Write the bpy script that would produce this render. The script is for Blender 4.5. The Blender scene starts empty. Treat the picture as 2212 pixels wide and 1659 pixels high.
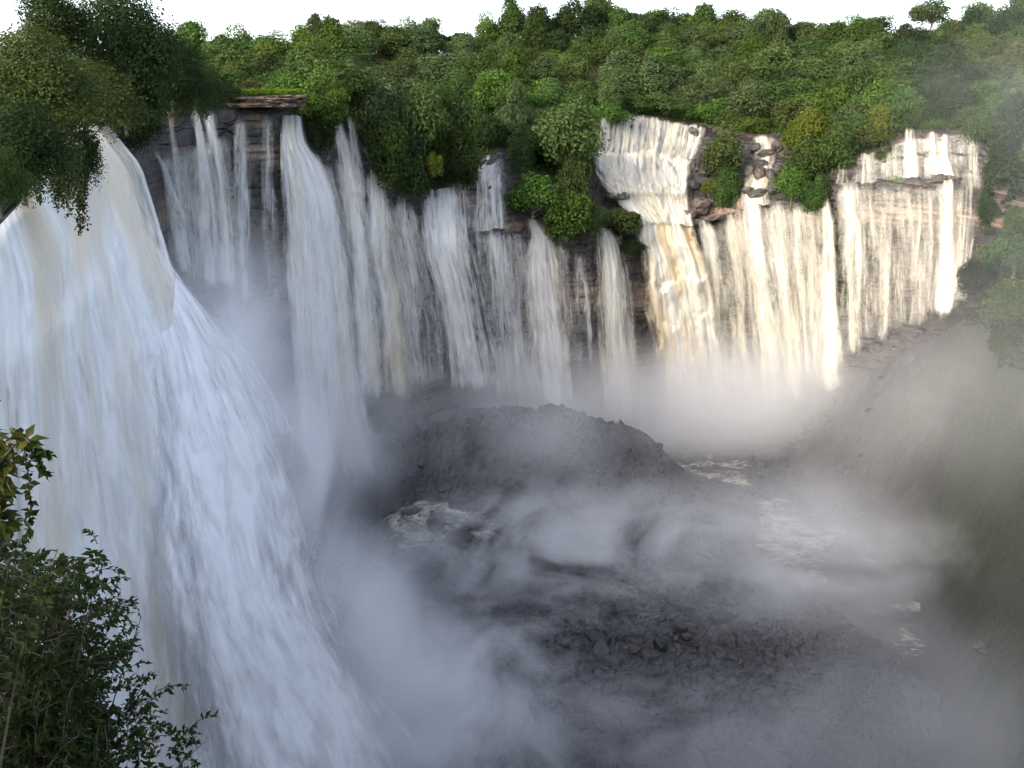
import bpy, math, random
import numpy as np
from mathutils import Vector, Matrix

# ------------------------------------------------------------------ scene, camera, world, sun, exposure
S = bpy.context.scene
COL = S.collection
RNG = np.random.default_rng(7)
random.seed(7)
W, H = 2212.0, 1659.0                    # the pixel frame in which outlines were measured
LENS = 35.0
FP = W * LENS / 36.0
HORIZON = 175.0
PITCH = math.atan((H / 2 - HORIZON) / FP)

cam_d = bpy.data.cameras.new("camera")
cam = bpy.data.objects.new("camera", cam_d)
COL.objects.link(cam)
cam_d.lens = LENS
cam_d.sensor_width = 36.0
cam_d.clip_start = 0.2
cam_d.clip_end = 12000.0
cam.location = (0, 0, 0)
cam.rotation_euler = (math.pi / 2 - PITCH, 0, 0)
S.camera = cam

SUN_EL = math.radians(26.0)
SUN_TRAVEL = math.radians(44.0)           # horizontal direction the light travels, from +X towards +Y
world = bpy.data.worlds.new("World")
S.world = world
world.use_nodes = True
wn, wl = world.node_tree.nodes, world.node_tree.links
sky = wn.new("ShaderNodeTexSky")
sky.sky_type = 'NISHITA'
sky.sun_disc = False
sky.sun_elevation = SUN_EL
sx, sy = -math.cos(SUN_TRAVEL), -math.sin(SUN_TRAVEL)      # towards the sun
sky.sun_rotation = math.atan2(sx, sy)
sky.air_density = 0.65
sky.dust_density = 2.6
sky.ozone_density = 0.0
bg = wn["Background"]
bg.inputs[1].default_value = 0.15
veil = wn.new("ShaderNodeHueSaturation")          # a thin white overcast: the blue is half washed out
veil.inputs["Saturation"].default_value = 0.72
wl.new(sky.outputs[0], veil.inputs["Color"])
wl.new(veil.outputs[0], bg.inputs[0])

sun_d = bpy.data.lights.new("sun", 'SUN')
sun_d.energy = 0.52
sun_d.angle = math.radians(10.0)
sun_d.color = (1.0, 0.88, 0.66)
sun = bpy.data.objects.new("sun", sun_d)
COL.objects.link(sun)
dv = Vector((-sx * math.cos(SUN_EL), -sy * math.cos(SUN_EL), -math.sin(SUN_EL)))
sun.rotation_euler = dv.to_track_quat('-Z', 'Y').to_euler()
sun.location = (-200, -200, 300)

S.view_settings.view_transform = 'Standard'
S.view_settings.look = 'None'
S.view_settings.exposure = 2.42
S.view_settings.gamma = 1.0
S.render.engine = 'CYCLES'
cy = S.cycles
cy.use_denoising = True
cy.max_bounces = 10
cy.diffuse_bounces = 4
cy.glossy_bounces = 2
cy.transmission_bounces = 2
cy.transparent_max_bounces = 16
cy.volume_bounces = 5
cy.volume_step_rate = 1.0
cy.volume_max_steps = 160
cy.sample_clamp_indirect = 6.0
cy.use_adaptive_sampling = True
cy.adaptive_threshold = 0.03

MIST = True

# ------------------------------------------------------------------ helpers: pixels, noise
CP, SP = math.cos(PITCH), math.sin(PITCH)


def azel(x, y):
    u = (np.asarray(x, float) - W / 2) / FP
    v = (H / 2 - np.asarray(y, float)) / FP
    fh = CP + v * SP
    zz = -SP + v * CP
    return np.arctan2(u, fh), np.arctan2(zz, np.hypot(u, fh))


def polar(az, el, d):
    return np.stack([d * np.sin(az), d * np.cos(az), d * np.tan(el)], -1)


def at(x, y, d):
    a, e = azel(x, y)
    return polar(a, e, np.asarray(d, float))


def hash2(ix, iy, seed=0):
    h = (ix.astype(np.int64) * 374761393 + iy.astype(np.int64) * 668265263 + seed * 974634777) & 0xFFFFFFFF
    h = ((h ^ (h >> 13)) * 1274126177) & 0xFFFFFFFF
    h = (h ^ (h >> 16)) & 0xFFFFFFFF
    h = (h * 2246822519) & 0xFFFFFFFF
    return ((h ^ (h >> 15)) & 0xFFFFFF) / float(0xFFFFFF)


def vnoise(x, y, seed=0):
    x, y = np.broadcast_arrays(np.asarray(x, float), np.asarray(y, float))
    ix, iy = np.floor(x), np.floor(y)
    fx, fy = x - ix, y - iy
    fx = fx * fx * (3 - 2 * fx)
    fy = fy * fy * (3 - 2 * fy)
    a = hash2(ix, iy, seed)
    b = hash2(ix + 1, iy, seed)
    c = hash2(ix, iy + 1, seed)
    d = hash2(ix + 1, iy + 1, seed)
    return ((a + (b - a) * fx) * (1 - fy) + (c + (d - c) * fx) * fy) * 2 - 1


def fbm(x, y, seed=0, octaves=4, gain=0.5, lac=2.03):
    s, a, n = 0.0, 1.0, 0.0
    x, y = np.asarray(x, float), np.asarray(y, float)
    for k in range(octaves):
        s = s + a * vnoise(x, y, seed + k * 17)
        n += a
        a *= gain
        x, y = x * lac + 3.1, y * lac + 7.7
    return s / n


def worley(x, y, seed=0):
    """cell id random values and distance to the cell border, for cracked slabs"""
    ix, iy = np.floor(x), np.floor(y)
    d1 = np.full(x.shape, 9.0)
    d2 = np.full(x.shape, 9.0)
    r = np.zeros(x.shape)
    r2 = np.zeros(x.shape)
    r3 = np.zeros(x.shape)
    ox = np.zeros(x.shape)
    oy = np.zeros(x.shape)
    for dx in (-1, 0, 1):
        for dy in (-1, 0, 1):
            cx, cyy = ix + dx, iy + dy
            px = cx + 0.1 + 0.8 * hash2(cx, cyy, seed)
            py = cyy + 0.1 + 0.8 * hash2(cx, cyy, seed + 5)
            d = np.hypot(px - x, py - y)
            near = d < d1
            d2 = np.where(near, d1, np.minimum(d2, d))
            d1 = np.where(near, d, d1)
            r = np.where(near, hash2(cx, cyy, seed + 11), r)
            r2 = np.where(near, hash2(cx, cyy, seed + 12), r2)
            r3 = np.where(near, hash2(cx, cyy, seed + 13), r3)
            ox = np.where(near, x - px, ox)
            oy = np.where(near, y - py, oy)
    return r, r2, r3, ox, oy, d2 - d1


def sstep(a, b, x):
    t = np.clip((x - a) / (b - a), 0, 1)
    return t * t * (3 - 2 * t)


# ------------------------------------------------------------------ helpers: meshes and objects
def mesh_arrays(name, verts, faces, mat=None, smooth=False, face_attr=None, uvs=None, vert_attr=None):
    verts = np.asarray(verts, np.float32).reshape(-1, 3)
    faces = np.asarray(faces, np.int32)
    n, k = faces.shape
    me = bpy.data.meshes.new(name)
    me.vertices.add(len(verts))
    me.vertices.foreach_set("co", verts.ravel())
    me.loops.add(n * k)
    me.loops.foreach_set("vertex_index", faces.ravel())
    me.polygons.add(n)
    me.polygons.foreach_set("loop_start", np.arange(0, n * k, k, dtype=np.int32))
    me.polygons.foreach_set("use_smooth", np.full(n, smooth, dtype=bool))
    me.update(calc_edges=True)
    if face_attr:
        for an, vals in face_attr.items():
            a = me.attributes.new(an, 'FLOAT', 'FACE')
            a.data.foreach_set("value", np.asarray(vals, np.float32))
    if vert_attr:
        for an, vals in vert_attr.items():
            a = me.attributes.new(an, 'FLOAT', 'POINT')
            a.data.foreach_set("value", np.asarray(vals, np.float32).ravel())
    if uvs:
        for un, uv in uvs.items():
            l = me.uv_layers.new(name=un)
            uv = np.asarray(uv, np.float32).reshape(-1, 2)[faces.ravel()]
            l.data.foreach_set("uv", uv.ravel())
    if mat:
        me.materials.append(mat)
    me.validate()
    return me


def grid_faces(nr, nc, wrap=False):
    i = np.arange(nr - 1)[:, None]
    j = np.arange(nc - (0 if wrap else 1))[None, :]
    a = i * nc + j
    b = i * nc + (j + 1) % nc
    return np.stack([a, b, b + nc, a + nc], -1).reshape(-1, 4)


def link(name, me, parent=None):
    o = bpy.data.objects.new(name, me)
    COL.objects.link(o)
    if parent:
        o.parent = parent
    return o


def tag(o, label=None, cat=None, group=None, kind=None):
    if label:
        o["label"] = label
    if cat:
        o["category"] = cat
    if group:
        o["group"] = group
    if kind:
        o["kind"] = kind
    return o


def empty(name, loc):
    o = bpy.data.objects.new(name, None)
    o.empty_display_size = 0.5
    COL.objects.link(o)
    o.location = [float(c) for c in loc]
    return o


def tube_arrays(path, radii, sides=7):
    path = np.asarray(path, float)
    n = len(path)
    tang = np.gradient(path, axis=0)
    tang /= np.linalg.norm(tang, axis=1, keepdims=True) + 1e-9
    ref = np.where(np.abs(tang[:, 2:3]) > 0.9, np.array([[1.0, 0, 0]]), np.array([[0, 0, 1.0]]))
    s = np.cross(tang, ref)
    s /= np.linalg.norm(s, axis=1, keepdims=True) + 1e-9
    t = np.cross(tang, s)
    ang = np.linspace(0, 2 * np.pi, sides, endpoint=False)
    ring = (np.cos(ang)[None, :, None] * s[:, None, :] + np.sin(ang)[None, :, None] * t[:, None, :])
    v = path[:, None, :] + ring * np.asarray(radii, float)[:, None, None]
    return v.reshape(-1, 3), grid_faces(n, sides, wrap=True)


def join_arrays(parts):
    vs, fs, o = [], [], 0
    for v, f in parts:
        vs.append(v)
        fs.append(f + o)
        o += len(v)
    return np.concatenate(vs), np.concatenate(fs)


# ------------------------------------------------------------------ helpers: materials
class NT:
    def __init__(self, name):
        self.m = bpy.data.materials.new(name)
        self.m.use_nodes = True
        self.t = self.m.node_tree
        self.t.nodes.clear()
        self.out = self.n("ShaderNodeOutputMaterial")

    def n(self, ty, **kw):
        nd = self.t.nodes.new(ty)
        for k, v in kw.items():
            setattr(nd, k, v)
        return nd

    def l(self, a, b):
        self.t.links.new(a, b)

    def put(self, sock, v):
        if hasattr(v, "is_linked") or isinstance(v, bpy.types.NodeSocket):
            self.l(v, sock)
        else:
            sock.default_value = v

    def math(self, op, a, b=0.0, c=None, clamp=False):
        nd = self.n("ShaderNodeMath", operation=op, use_clamp=clamp)
        self.put(nd.inputs[0], a)
        self.put(nd.inputs[1], b)
        if c is not None:
            self.put(nd.inputs[2], c)
        return nd.outputs[0]

    def noise(self, vec, scale, detail=3, rough=0.5, dist=0.0, dim='3D'):
        nd = self.n("ShaderNodeTexNoise", noise_dimensions=dim)
        self.put(nd.inputs["Vector"], vec)
        nd.inputs["Scale"].default_value = scale
        nd.inputs["Detail"].default_value = detail
        nd.inputs["Roughness"].default_value = rough
        nd.inputs["Distortion"].default_value = dist
        return nd.outputs["Fac"]

    def mapping(self, vec, scale=(1, 1, 1), loc=(0, 0, 0), rot=(0, 0, 0)):
        nd = self.n("ShaderNodeMapping")
        self.l(vec, nd.inputs[0])
        nd.inputs["Location"].default_value = loc
        nd.inputs["Rotation"].default_value = rot
        nd.inputs["Scale"].default_value = scale
        return nd.outputs[0]

    def ss(self, v, a, b, lo=0.0, hi=1.0):
        nd = self.n("ShaderNodeMapRange", interpolation_type='SMOOTHSTEP')
        self.put(nd.inputs[0], v)
        self.put(nd.inputs[1], a)
        self.put(nd.inputs[2], b)
        self.put(nd.inputs[3], lo)
        self.put(nd.inputs[4], hi)
        return nd.outputs[0]

    def mix(self, f, a, b):
        nd = self.n("ShaderNodeMix", data_type='RGBA')
        self.put(nd.inputs[0], f)
        self.put(nd.inputs[6], a if not isinstance(a, tuple) else (*a, 1.0))
        self.put(nd.inputs[7], b if not isinstance(b, tuple) else (*b, 1.0))
        return nd.outputs[2]

    def attr(self, name):
        return self.n("ShaderNodeAttribute", attribute_name=name).outputs["Fac"]

    def uv(self, name):
        return self.n("ShaderNodeUVMap", uv_map=name).outputs[0]

    def pos(self):
        return self.n("ShaderNodeNewGeometry").outputs["Position"]

    def bump(self, h, strength=0.5, dist=0.5):
        nd = self.n("ShaderNodeBump")
        self.l(h, nd.inputs["Height"])
        nd.inputs["Strength"].default_value = strength
        nd.inputs["Distance"].default_value = dist
        return nd.outputs[0]

    def princ(self, col, rough=0.7, normal=None, spec=0.4, alpha=None):
        p = self.n("ShaderNodeBsdfPrincipled")
        self.put(p.inputs["Base Color"], col if not isinstance(col, tuple) else (*col, 1.0))
        self.put(p.inputs["Roughness"], rough)
        self.put(p.inputs["Specular IOR Level"], spec)
        if normal is not None:
            self.l(normal, p.inputs["Normal"])
        if alpha is not None:
            self.put(p.inputs["Alpha"], alpha)
        return p

    def surface(self, sh):
        self.l(sh.outputs[0] if hasattr(sh, "outputs") else sh, self.out.inputs[0])
        return self.m


def foliage_mat(name, dark, light, third=None, transl=0.3, spread=0.35):
    t = NT(name)
    tint = t.attr("tint")
    info = t.n("ShaderNodeObjectInfo")
    c = t.mix(tint, dark, light)
    if third:
        nz = t.noise(t.pos(), 0.09, 2)
        c = t.mix(t.ss(nz, 0.45, 0.7), c, third)
    hs = t.n("ShaderNodeHueSaturation")
    t.l(c, hs.inputs["Color"])
    t.put(hs.inputs["Hue"], t.math('MULTIPLY_ADD', info.outputs["Random"], 0.035, 0.4825))
    t.put(hs.inputs["Value"], t.math('MULTIPLY_ADD', info.outputs["Random"], spread, 1.0 - spread / 2))
    d = t.n("ShaderNodeBsdfDiffuse")
    tr = t.n("ShaderNodeBsdfTranslucent")
    t.l(hs.outputs[0], d.inputs[0])
    t.l(hs.outputs[0], tr.inputs[0])
    mx = t.n("ShaderNodeMixShader")
    mx.inputs[0].default_value = transl
    t.l(d.outputs[0], mx.inputs[1])
    t.l(tr.outputs[0], mx.inputs[2])
    return t.surface(mx)


def bark_mat():
    t = NT("bark")
    nz = t.noise(t.mapping(t.pos(), (3, 3, 0.6)), 1.0, 4)
    c = t.mix(nz, (0.045, 0.035, 0.025), (0.17, 0.145, 0.115))
    return t.surface(t.princ(c, 0.9, t.bump(nz, 0.5, 0.1), 0.2))


def rock_mat(name, dark, mid, dry, drywhere=0.62, moss=0.0, wet=0.45, band=False):
    t = NT(name)
    p = t.pos()
    strata = t.noise(t.mapping(p, (0.035, 0.035, 0.75)), 1.0, 5, 0.6)
    fine = t.noise(p, 0.55, 6, 0.65)
    big = t.noise(t.mapping(p, (0.025, 0.025, 0.05)), 1.0, 3, 0.55)
    drips = t.noise(t.mapping(p, (0.5, 0.5, 0.02)), 1.0, 3, 0.6)
    c = t.mix(t.ss(fine, 0.3, 0.7), dark, mid)
    c = t.mix(t.ss(strata, 0.50, 0.60, 0.0, 0.65), c, dark)
    f = t.math('MULTIPLY', t.ss(big, drywhere - 0.06, drywhere + 0.06), t.ss(strata, 0.62, 0.42))
    c = t.mix(f, c, t.mix(fine, dry, tuple(0.6 * q for q in dry)))
    if band:
        bd = t.math('MULTIPLY', t.attr("dry"), t.ss(strata, 0.60, 0.44, 0.25, 1.0))
        c = t.mix(bd, c, t.mix(fine, (0.30, 0.22, 0.16), (0.17, 0.115, 0.08)))
    c = t.mix(t.ss(drips, 0.56, 0.66, 0.0, 0.55), c, (0.018, 0.018, 0.018))
    if moss > 0:
        mn = t.noise(t.mapping(p, (0.05, 0.05, 0.09), (31, 7, 4)), 1.0, 5, 0.6)
        c = t.mix(t.ss(mn, 0.66 - 0.14 * moss, 0.74 - 0.14 * moss), c, (0.035, 0.05, 0.014))
    hgt = t.math('ADD', t.math('MULTIPLY', strata, 1.0), t.math('MULTIPLY', fine, 0.7))
    return t.surface(t.princ(c, wet, t.bump(hgt, 0.9, 1.2), 0.5))


M = {}
M['bark'] = bark_mat()
M['cliff'] = rock_mat("wet_cliff_rock", (0.013, 0.0115, 0.011), (0.050, 0.042, 0.035), (0.20, 0.135, 0.09), 0.63, 0.35, band=True)
M['boulder'] = rock_mat("dark_boulder_rock", (0.022, 0.02, 0.02), (0.075, 0.06, 0.05), (0.16, 0.115, 0.085), 0.66, 0.0, 0.4)
M['ledge'] = rock_mat("brown_ledge_rock", (0.03, 0.022, 0.018), (0.11, 0.07, 0.05), (0.22, 0.15, 0.10), 0.5, 0.0, 0.75)


def ground_mat():
    t = NT("forest_soil")
    nz = t.noise(t.pos(), 0.25, 5)
    c = t.mix(nz, (0.015, 0.02, 0.008), (0.05, 0.06, 0.022))
    return t.surface(t.princ(c, 0.95, None, 0.1))


M['soil'] = ground_mat()


def floor_mat():
    t = NT("gorge_boulder_field")
    p = t.pos()
    crack = t.attr("crack")
    cell = t.attr("cell")
    fine = t.noise(p, 0.9, 5, 0.65)
    c = t.mix(cell, (0.014, 0.0135, 0.014), (0.056, 0.051, 0.048))
    c = t.mix(t.ss(fine, 0.42, 0.7, 0, 0.6), c, (0.02, 0.02, 0.022))
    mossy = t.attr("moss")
    c = t.mix(mossy, c, t.mix(fine, (0.010, 0.018, 0.007), (0.034, 0.048, 0.018)))  # moss green kept dark, standing in for shade on the right talus
    return t.surface(t.princ(c, 0.5, t.bump(fine, 0.8, 0.6), 0.45))


M['floor'] = floor_mat()


def fall_mat(name, cover, tint, seed, edge=0.18, fade=0.0, ustretch=1.0, core=None, topthin=0.0, dirt=(0.76, 0.65, 0.44), bumpy=0.8, soft=0.0, base=(0.80, 0.79, 0.76)):
    """white falling water: opaque foam where the streak noise is strong, open between streaks"""
    t = NT(name)
    um = t.uv("metres")
    un = t.uv("unit")
    sep = t.n("ShaderNodeSeparateXYZ")
    t.l(un, sep.inputs[0])
    u, v = sep.outputs[0], sep.outputs[1]
    wob = t.noise(t.mapping(um, (0.10, 0.055, 1), (seed * 2.3, seed * 5.1, 0)), 1.0, 4, 0.6)
    u = t.math('ADD', u, t.math('MULTIPLY_ADD', wob, 0.5 * min(edge, 0.5), -0.25 * min(edge, 0.5)))
    off = (seed * 3.7, seed * 1.9, seed * 0.77)
    s1 = t.noise(t.mapping(um, (0.44 * ustretch, 0.028, 1), off), 1.0, 5, 0.62)
    s2 = t.noise(t.mapping(um, (2.1 * ustretch, 0.10, 1), off), 1.0, 3, 0.6)
    s3 = t.noise(t.mapping(um, (0.16 * ustretch, 0.022, 1), off), 1.0, 2, 0.5)
    puffs = t.noise(t.mapping(um, (0.36, 0.11, 1), off), 1.0, 5, 0.68, 0.6)
    st = t.math('ADD', t.math('MULTIPLY', s1, 0.36), t.math('MULTIPLY', s2, 0.14))
    st = t.math('ADD', st, t.math('MULTIPLY', s3, 0.26))
    st = t.math('ADD', st, t.math('MULTIPLY', puffs, 0.24))
    # st is about 0.5 +- 0.1 ; threshold falls as cover rises
    e = t.math('MULTIPLY', t.ss(u, 0.0, edge), t.ss(u, 1.0, 1.0 - edge))
    bias = t.math('MULTIPLY_ADD', e, 0.26, -0.26 + (cover - 0.5) * 0.30)
    bias = t.math('ADD', bias, t.ss(v, 0.0, 0.06, -0.10, 0.0))
    if topthin:
        bias = t.math('ADD', bias, t.ss(v, 0.0, 0.35, -topthin * 0.2, 0.0))
    if fade:
        bias = t.math('ADD', bias, t.ss(v, 1.0 - fade, 1.0, 0.0, -0.25))
    a = t.ss(t.math('ADD', st, bias), 0.36 - 0.10 * soft, 0.66 + 0.12 * soft)
    dirtn = t.noise(t.mapping(um, (0.09 * ustretch, 0.012, 1), (off[1], off[0], 3.0)), 1.0, 3, 0.55)
    cf = t.math('MULTIPLY', t.ss(dirtn, 0.40, 0.66), tint)
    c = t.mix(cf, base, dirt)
    c = t.mix(t.ss(puffs, 0.35, 0.65, 0.25 * min(1.0, tint + 0.3), 0.0), c, (0.60, 0.57, 0.52))
    if bumpy < 0.5:      # the near fall: soft rolling clouds of foam rather than strands
        roll = t.noise(t.mapping(um, (0.17, 0.075, 1), off), 1.0, 6, 0.62, 0.9)
        s1, s2 = roll, t.math('MULTIPLY', s2, 0.25)
    if bumpy < 0.5:
        c = t.mix(t.ss(roll, 0.58, 0.36, 0.0, 0.5), c, (0.58, 0.575, 0.56))
    hgt = t.math('ADD', t.math('MULTIPLY', s1, 1.2), t.math('ADD', t.math('MULTIPLY', s2, 0.5), t.math('MULTIPLY', puffs, 1.0)))
    nrm = t.bump(hgt, bumpy, 1.6)
    d = t.n("ShaderNodeBsdfDiffuse")
    tr = t.n("ShaderNodeBsdfTranslucent")
    t.l(c, d.inputs[0])
    t.l(c, tr.inputs[0])
    t.l(nrm, d.inputs["Normal"])
    mx = t.n("ShaderNodeMixShader")
    mx.inputs[0].default_value = 0.22
    t.l(d.outputs[0], mx.inputs[1])
    t.l(tr.outputs[0], mx.inputs[2])
    tp = t.n("ShaderNodeBsdfTransparent")
    m2 = t.n("ShaderNodeMixShader")
    t.l(a, m2.inputs[0])
    t.l(tp.outputs[0], m2.inputs[1])
    t.l(mx.outputs[0], m2.inputs[2])
    return t.surface(m2)


# ------------------------------------------------------------------ the gorge: plan and profile
def ctrl(tab):
    return np.array(tab, float)


# column x, wall distance, lower lip y, rim y, set-back of the rim
WALL = ctrl([
    (-900, 60, 700, 690, 3), (-400, 112, 560, 550, 3), (-150, 134, 505, 495, 3), (0, 162, 482, 474, 4), (45, 190, 446, 434, 4), (120, 234, 350, 338, 5), (186, 264, 262, 246, 6),
    (260, 292, 310, 262, 8), (340, 318, 331, 238, 8), (420, 328, 330, 228, 6), (480, 334, 330, 232, 6), (560, 342, 332, 232, 6),
    (612, 348, 330, 236, 6), (650, 354, 318, 252, 6), (700, 362, 350, 258, 8), (740, 368, 400, 258, 10), (775, 372, 410, 296, 10),
    (800, 375, 418, 338, 10), (840, 380, 470, 395, 10), (870, 384, 504, 418, 12), (905, 388, 506, 426, 12), (960, 396, 530, 405, 14),
    (1010, 402, 510, 385, 18), (1040, 408, 497, 348, 22), (1076, 412, 495, 320, 24), (1100, 416, 494, 320, 24), (1140, 422, 502, 380, 22),
    (1190, 430, 518, 400, 22), (1280, 440, 508, 380, 28), (1300, 444, 500, 290, 45), (1340, 450, 496, 255, 58), (1380, 458, 480, 246, 62),
    (1450, 466, 479, 256, 62), (1490, 470, 482, 264, 60), (1528, 472, 470, 272, 56), (1585, 472, 454, 283, 50), (1620, 471, 434, 288, 46),
    (1682, 469, 431, 290, 42), (1730, 467, 440, 300, 36), (1790, 463, 407, 328, 26), (1850, 459, 394, 331, 20), (1900, 456, 396, 322, 20),
    (1960, 452, 398, 280, 20), (2037, 446, 391, 282, 20), (2105, 436, 393, 282, 18), (2150, 424, 420, 345, 14), (2212, 404, 455, 395, 12),
    (2400, 330, 480, 420, 10), (2700, 250, 600, 560, 8), (3300, 170, 760, 740, 6)])
_a1, _e1 = azel(WALL[:, 0], WALL[:, 2])
_a2, _e2 = azel(WALL[:, 0], WALL[:, 3])
_ad, _ = azel(WALL[:, 0], 0.5 * (WALL[:, 2] + WALL[:, 3]))


def Dw(az):
    return np.interp(az, _ad, WALL[:, 1])


def E1(az):
    return np.interp(az, _a1, _e1)


def E2(az):
    return np.interp(az, _a2, _e2)


def SB(az):
    return np.interp(az, _ad, WALL[:, 4])


BATTER = 9.0


def wall_dist(az, el, rough=False):
    """horizontal distance from the viewpoint to the rock at a bearing and elevation"""
    d0, e1, e2, sb = Dw(az), E1(az), E2(az), SB(az)
    s = np.clip((el - e1) / np.maximum(e2 - e1, 1e-4), 0, 1)
    if rough:
        n = 3.0
        q = s * n + 0.25 * fbm(az * 60, el * 0 + 3.0, 5)
        st = (np.floor(q) + sstep(0.62, 1.0, q - np.floor(q))) / n
        k = 0.28
        s = np.clip((1 - k) * s + k * st, 0, 1)
    low = np.clip((e1 - el) / 0.30, 0, 1.4)
    return d0 + sb * s - BATTER * low ** 0.8


FLOOR = -160.0

# the rock face ------------------------------------------------------------------
NA = 900
az_l = np.linspace(math.radians(-50), math.radians(48), NA)
low_el = np.arctan2(FLOOR - 14, Dw(az_l))
rows = []
R1, R2 = 150, 60
A = np.tile(az_l, (R1 + R2, 1))
T1 = np.linspace(0, 1, R1)[:, None]
Elo = low_el[None, :] + (E1(az_l) - low_el)[None, :] * T1
T2 = (np.arange(1, R2 + 1) / R2)[:, None]
Ehi = E1(az_l)[None, :] + (E2(az_l) - E1(az_l))[None, :] * T2
EL = np.concatenate([Elo, Ehi])
DD = wall_dist(A, EL, True)
Zw = DD * np.tan(EL)
arc = A * 400.0
str1 = fbm(arc * 0.012, Zw * 0.16, 41, 3)
stp = np.floor(Zw * 0.14 + 0.5 * fbm(arc * 0.02, Zw * 0.02, 3, 2))
ledge = hash2(stp, stp * 0, 77) * 2 - 1
blk_r, blk_r2, blk_r3, _, _, blk_e = worley(arc * 0.10 + 0.4 * stp, Zw * 0.22, 9)
butt = fbm(arc * 0.035, Zw * 0.004, 51, 3)
disp = 1.1 * ledge + 1.0 * str1 + 1.6 * butt + 1.1 * (blk_r - 0.5) - 0.7 * sstep(0.10, 0.0, blk_e) + 0.5 * fbm(arc * 0.3, Zw * 0.5, 61, 3)
DD = DD - disp
Pw = polar(A, EL, DD)
# carry the face on over the rim as flat-topped rock
dry = np.zeros_like(DD)
for (bx0, bx1, by0, by1, bs) in [(1860, 2330, 444, 502, 0.9), (1880, 2300, 530, 560, 0.45), (1226, 1300, 600, 668, 0.75), (1340, 1400, 610, 660, 0.5), (540, 614, 312, 352, 0.8), (400, 440, 310, 335, 0.6), (2130, 2330, 400, 470, 0.6)]:
    a0, e0 = azel(bx0, by0)
    a1, e1_ = azel(bx1, by1)
    wob = 0.006 * fbm(A * 40, EL * 60, 87, 3)
    dry = np.maximum(dry, bs * sstep(a0 - 0.012, a0 + 0.012, A + wob * 3) * sstep(a1 + 0.012, a1 - 0.012, A + wob * 3) * sstep(e1_ - 0.004, e1_ + 0.004, EL + wob) * sstep(e0 + 0.004, e0 - 0.004, EL + wob))
cliff = link("cliff", mesh_arrays("cliff", Pw, grid_faces(R1 + R2, NA), M['cliff'], False, vert_attr={"dry": dry}))
tag(cliff, kind="structure")

# plateau and hill behind the rim ------------------------------------------------
SKYL = ctrl([(-900, 150), (-300, 110), (0, 80), (200, 80), (380, 78), (430, 80), (520, 82), (640, 68), (700, 60), (800, 48), (850, 42), (940, 50), (1040, 52), (1100, 36),
             (1200, 30), (1290, 16), (1400, 14), (1500, 26), (1600, 36), (1640, 24), (1740, 34), (1775, 58), (1800, 50), (1850, 36), (1950, 50), (2010, 50),
             (2060, 44), (2100, 36), (2212, 22), (2500, 20), (3300, 20)])
_as, _es = azel(SKYL[:, 0], SKYL[:, 1])
HILL_L = 250.0


def rim_d(az):
    return Dw(az) + SB(az)


def hill(az, t):
    """distance and height on the ground behind the rim; t = 0 at the rim, 1 at the ridge"""
    d0 = rim_d(az)
    z0 = d0 * np.tan(E2(az))
    dr = np.maximum(d0, 300.0) + HILL_L
    zr = dr * np.tan(np.interp(az, _as, _es)) - 19.0
    d = d0 + (dr - d0) * t
    tt = np.clip(t, 0, 1)
    z = z0 + 0.5 + (zr - z0) * (0.85 * tt + 0.15 * tt * tt)
    z = np.where(t > 1, zr - (t - 1) * 26.0, z)
    return d, z


tl = np.concatenate([[0.0, 0.006], np.linspace(0.02, 1.0, 50), [1.1, 1.3, 1.8, 3, 5]])
az_h = np.linspace(math.radians(-50), math.radians(48), 220)
AH, TH = np.meshgrid(az_h, tl)
dh, zh = hill(AH, TH)
zh = zh + np.where((TH > 0.03) & (TH < 1.3), 0.8 * fbm(AH * 60, TH * 20, 12, 3), 0)
zh = np.where(TH < 0.001, zh - 4.0, zh)
Ph = np.stack([dh * np.sin(AH), dh * np.cos(AH), zh], -1)
hl = link("hill", mesh_arrays("hill", Ph, grid_faces(len(tl), len(az_h)), M['soil'], True))
tag(hl, kind="structure")

# gorge floor --------------------------------------------------------------------
BASE = ctrl([(-900, -160), (1350, -160), (1550, -158), (1700, -148), (1811, -133), (1924, -117), (1969, -108), (2046, -99), (2090, -90), (2212, -76), (2500, -60), (3300, -40)])
_ab, _ = azel(BASE[:, 0], 700)


def mound(X, Y, cx, cyy, rx, ry, h, rot=0.0, p=2.0):
    c, s = math.cos(rot), math.sin(rot)
    x, y = X - cx, Y - cyy
    a, b = (c * x + s * y) / rx, (-s * x + c * y) / ry
    return h * np.exp(-(a * a + b * b) ** (p / 2))


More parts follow.
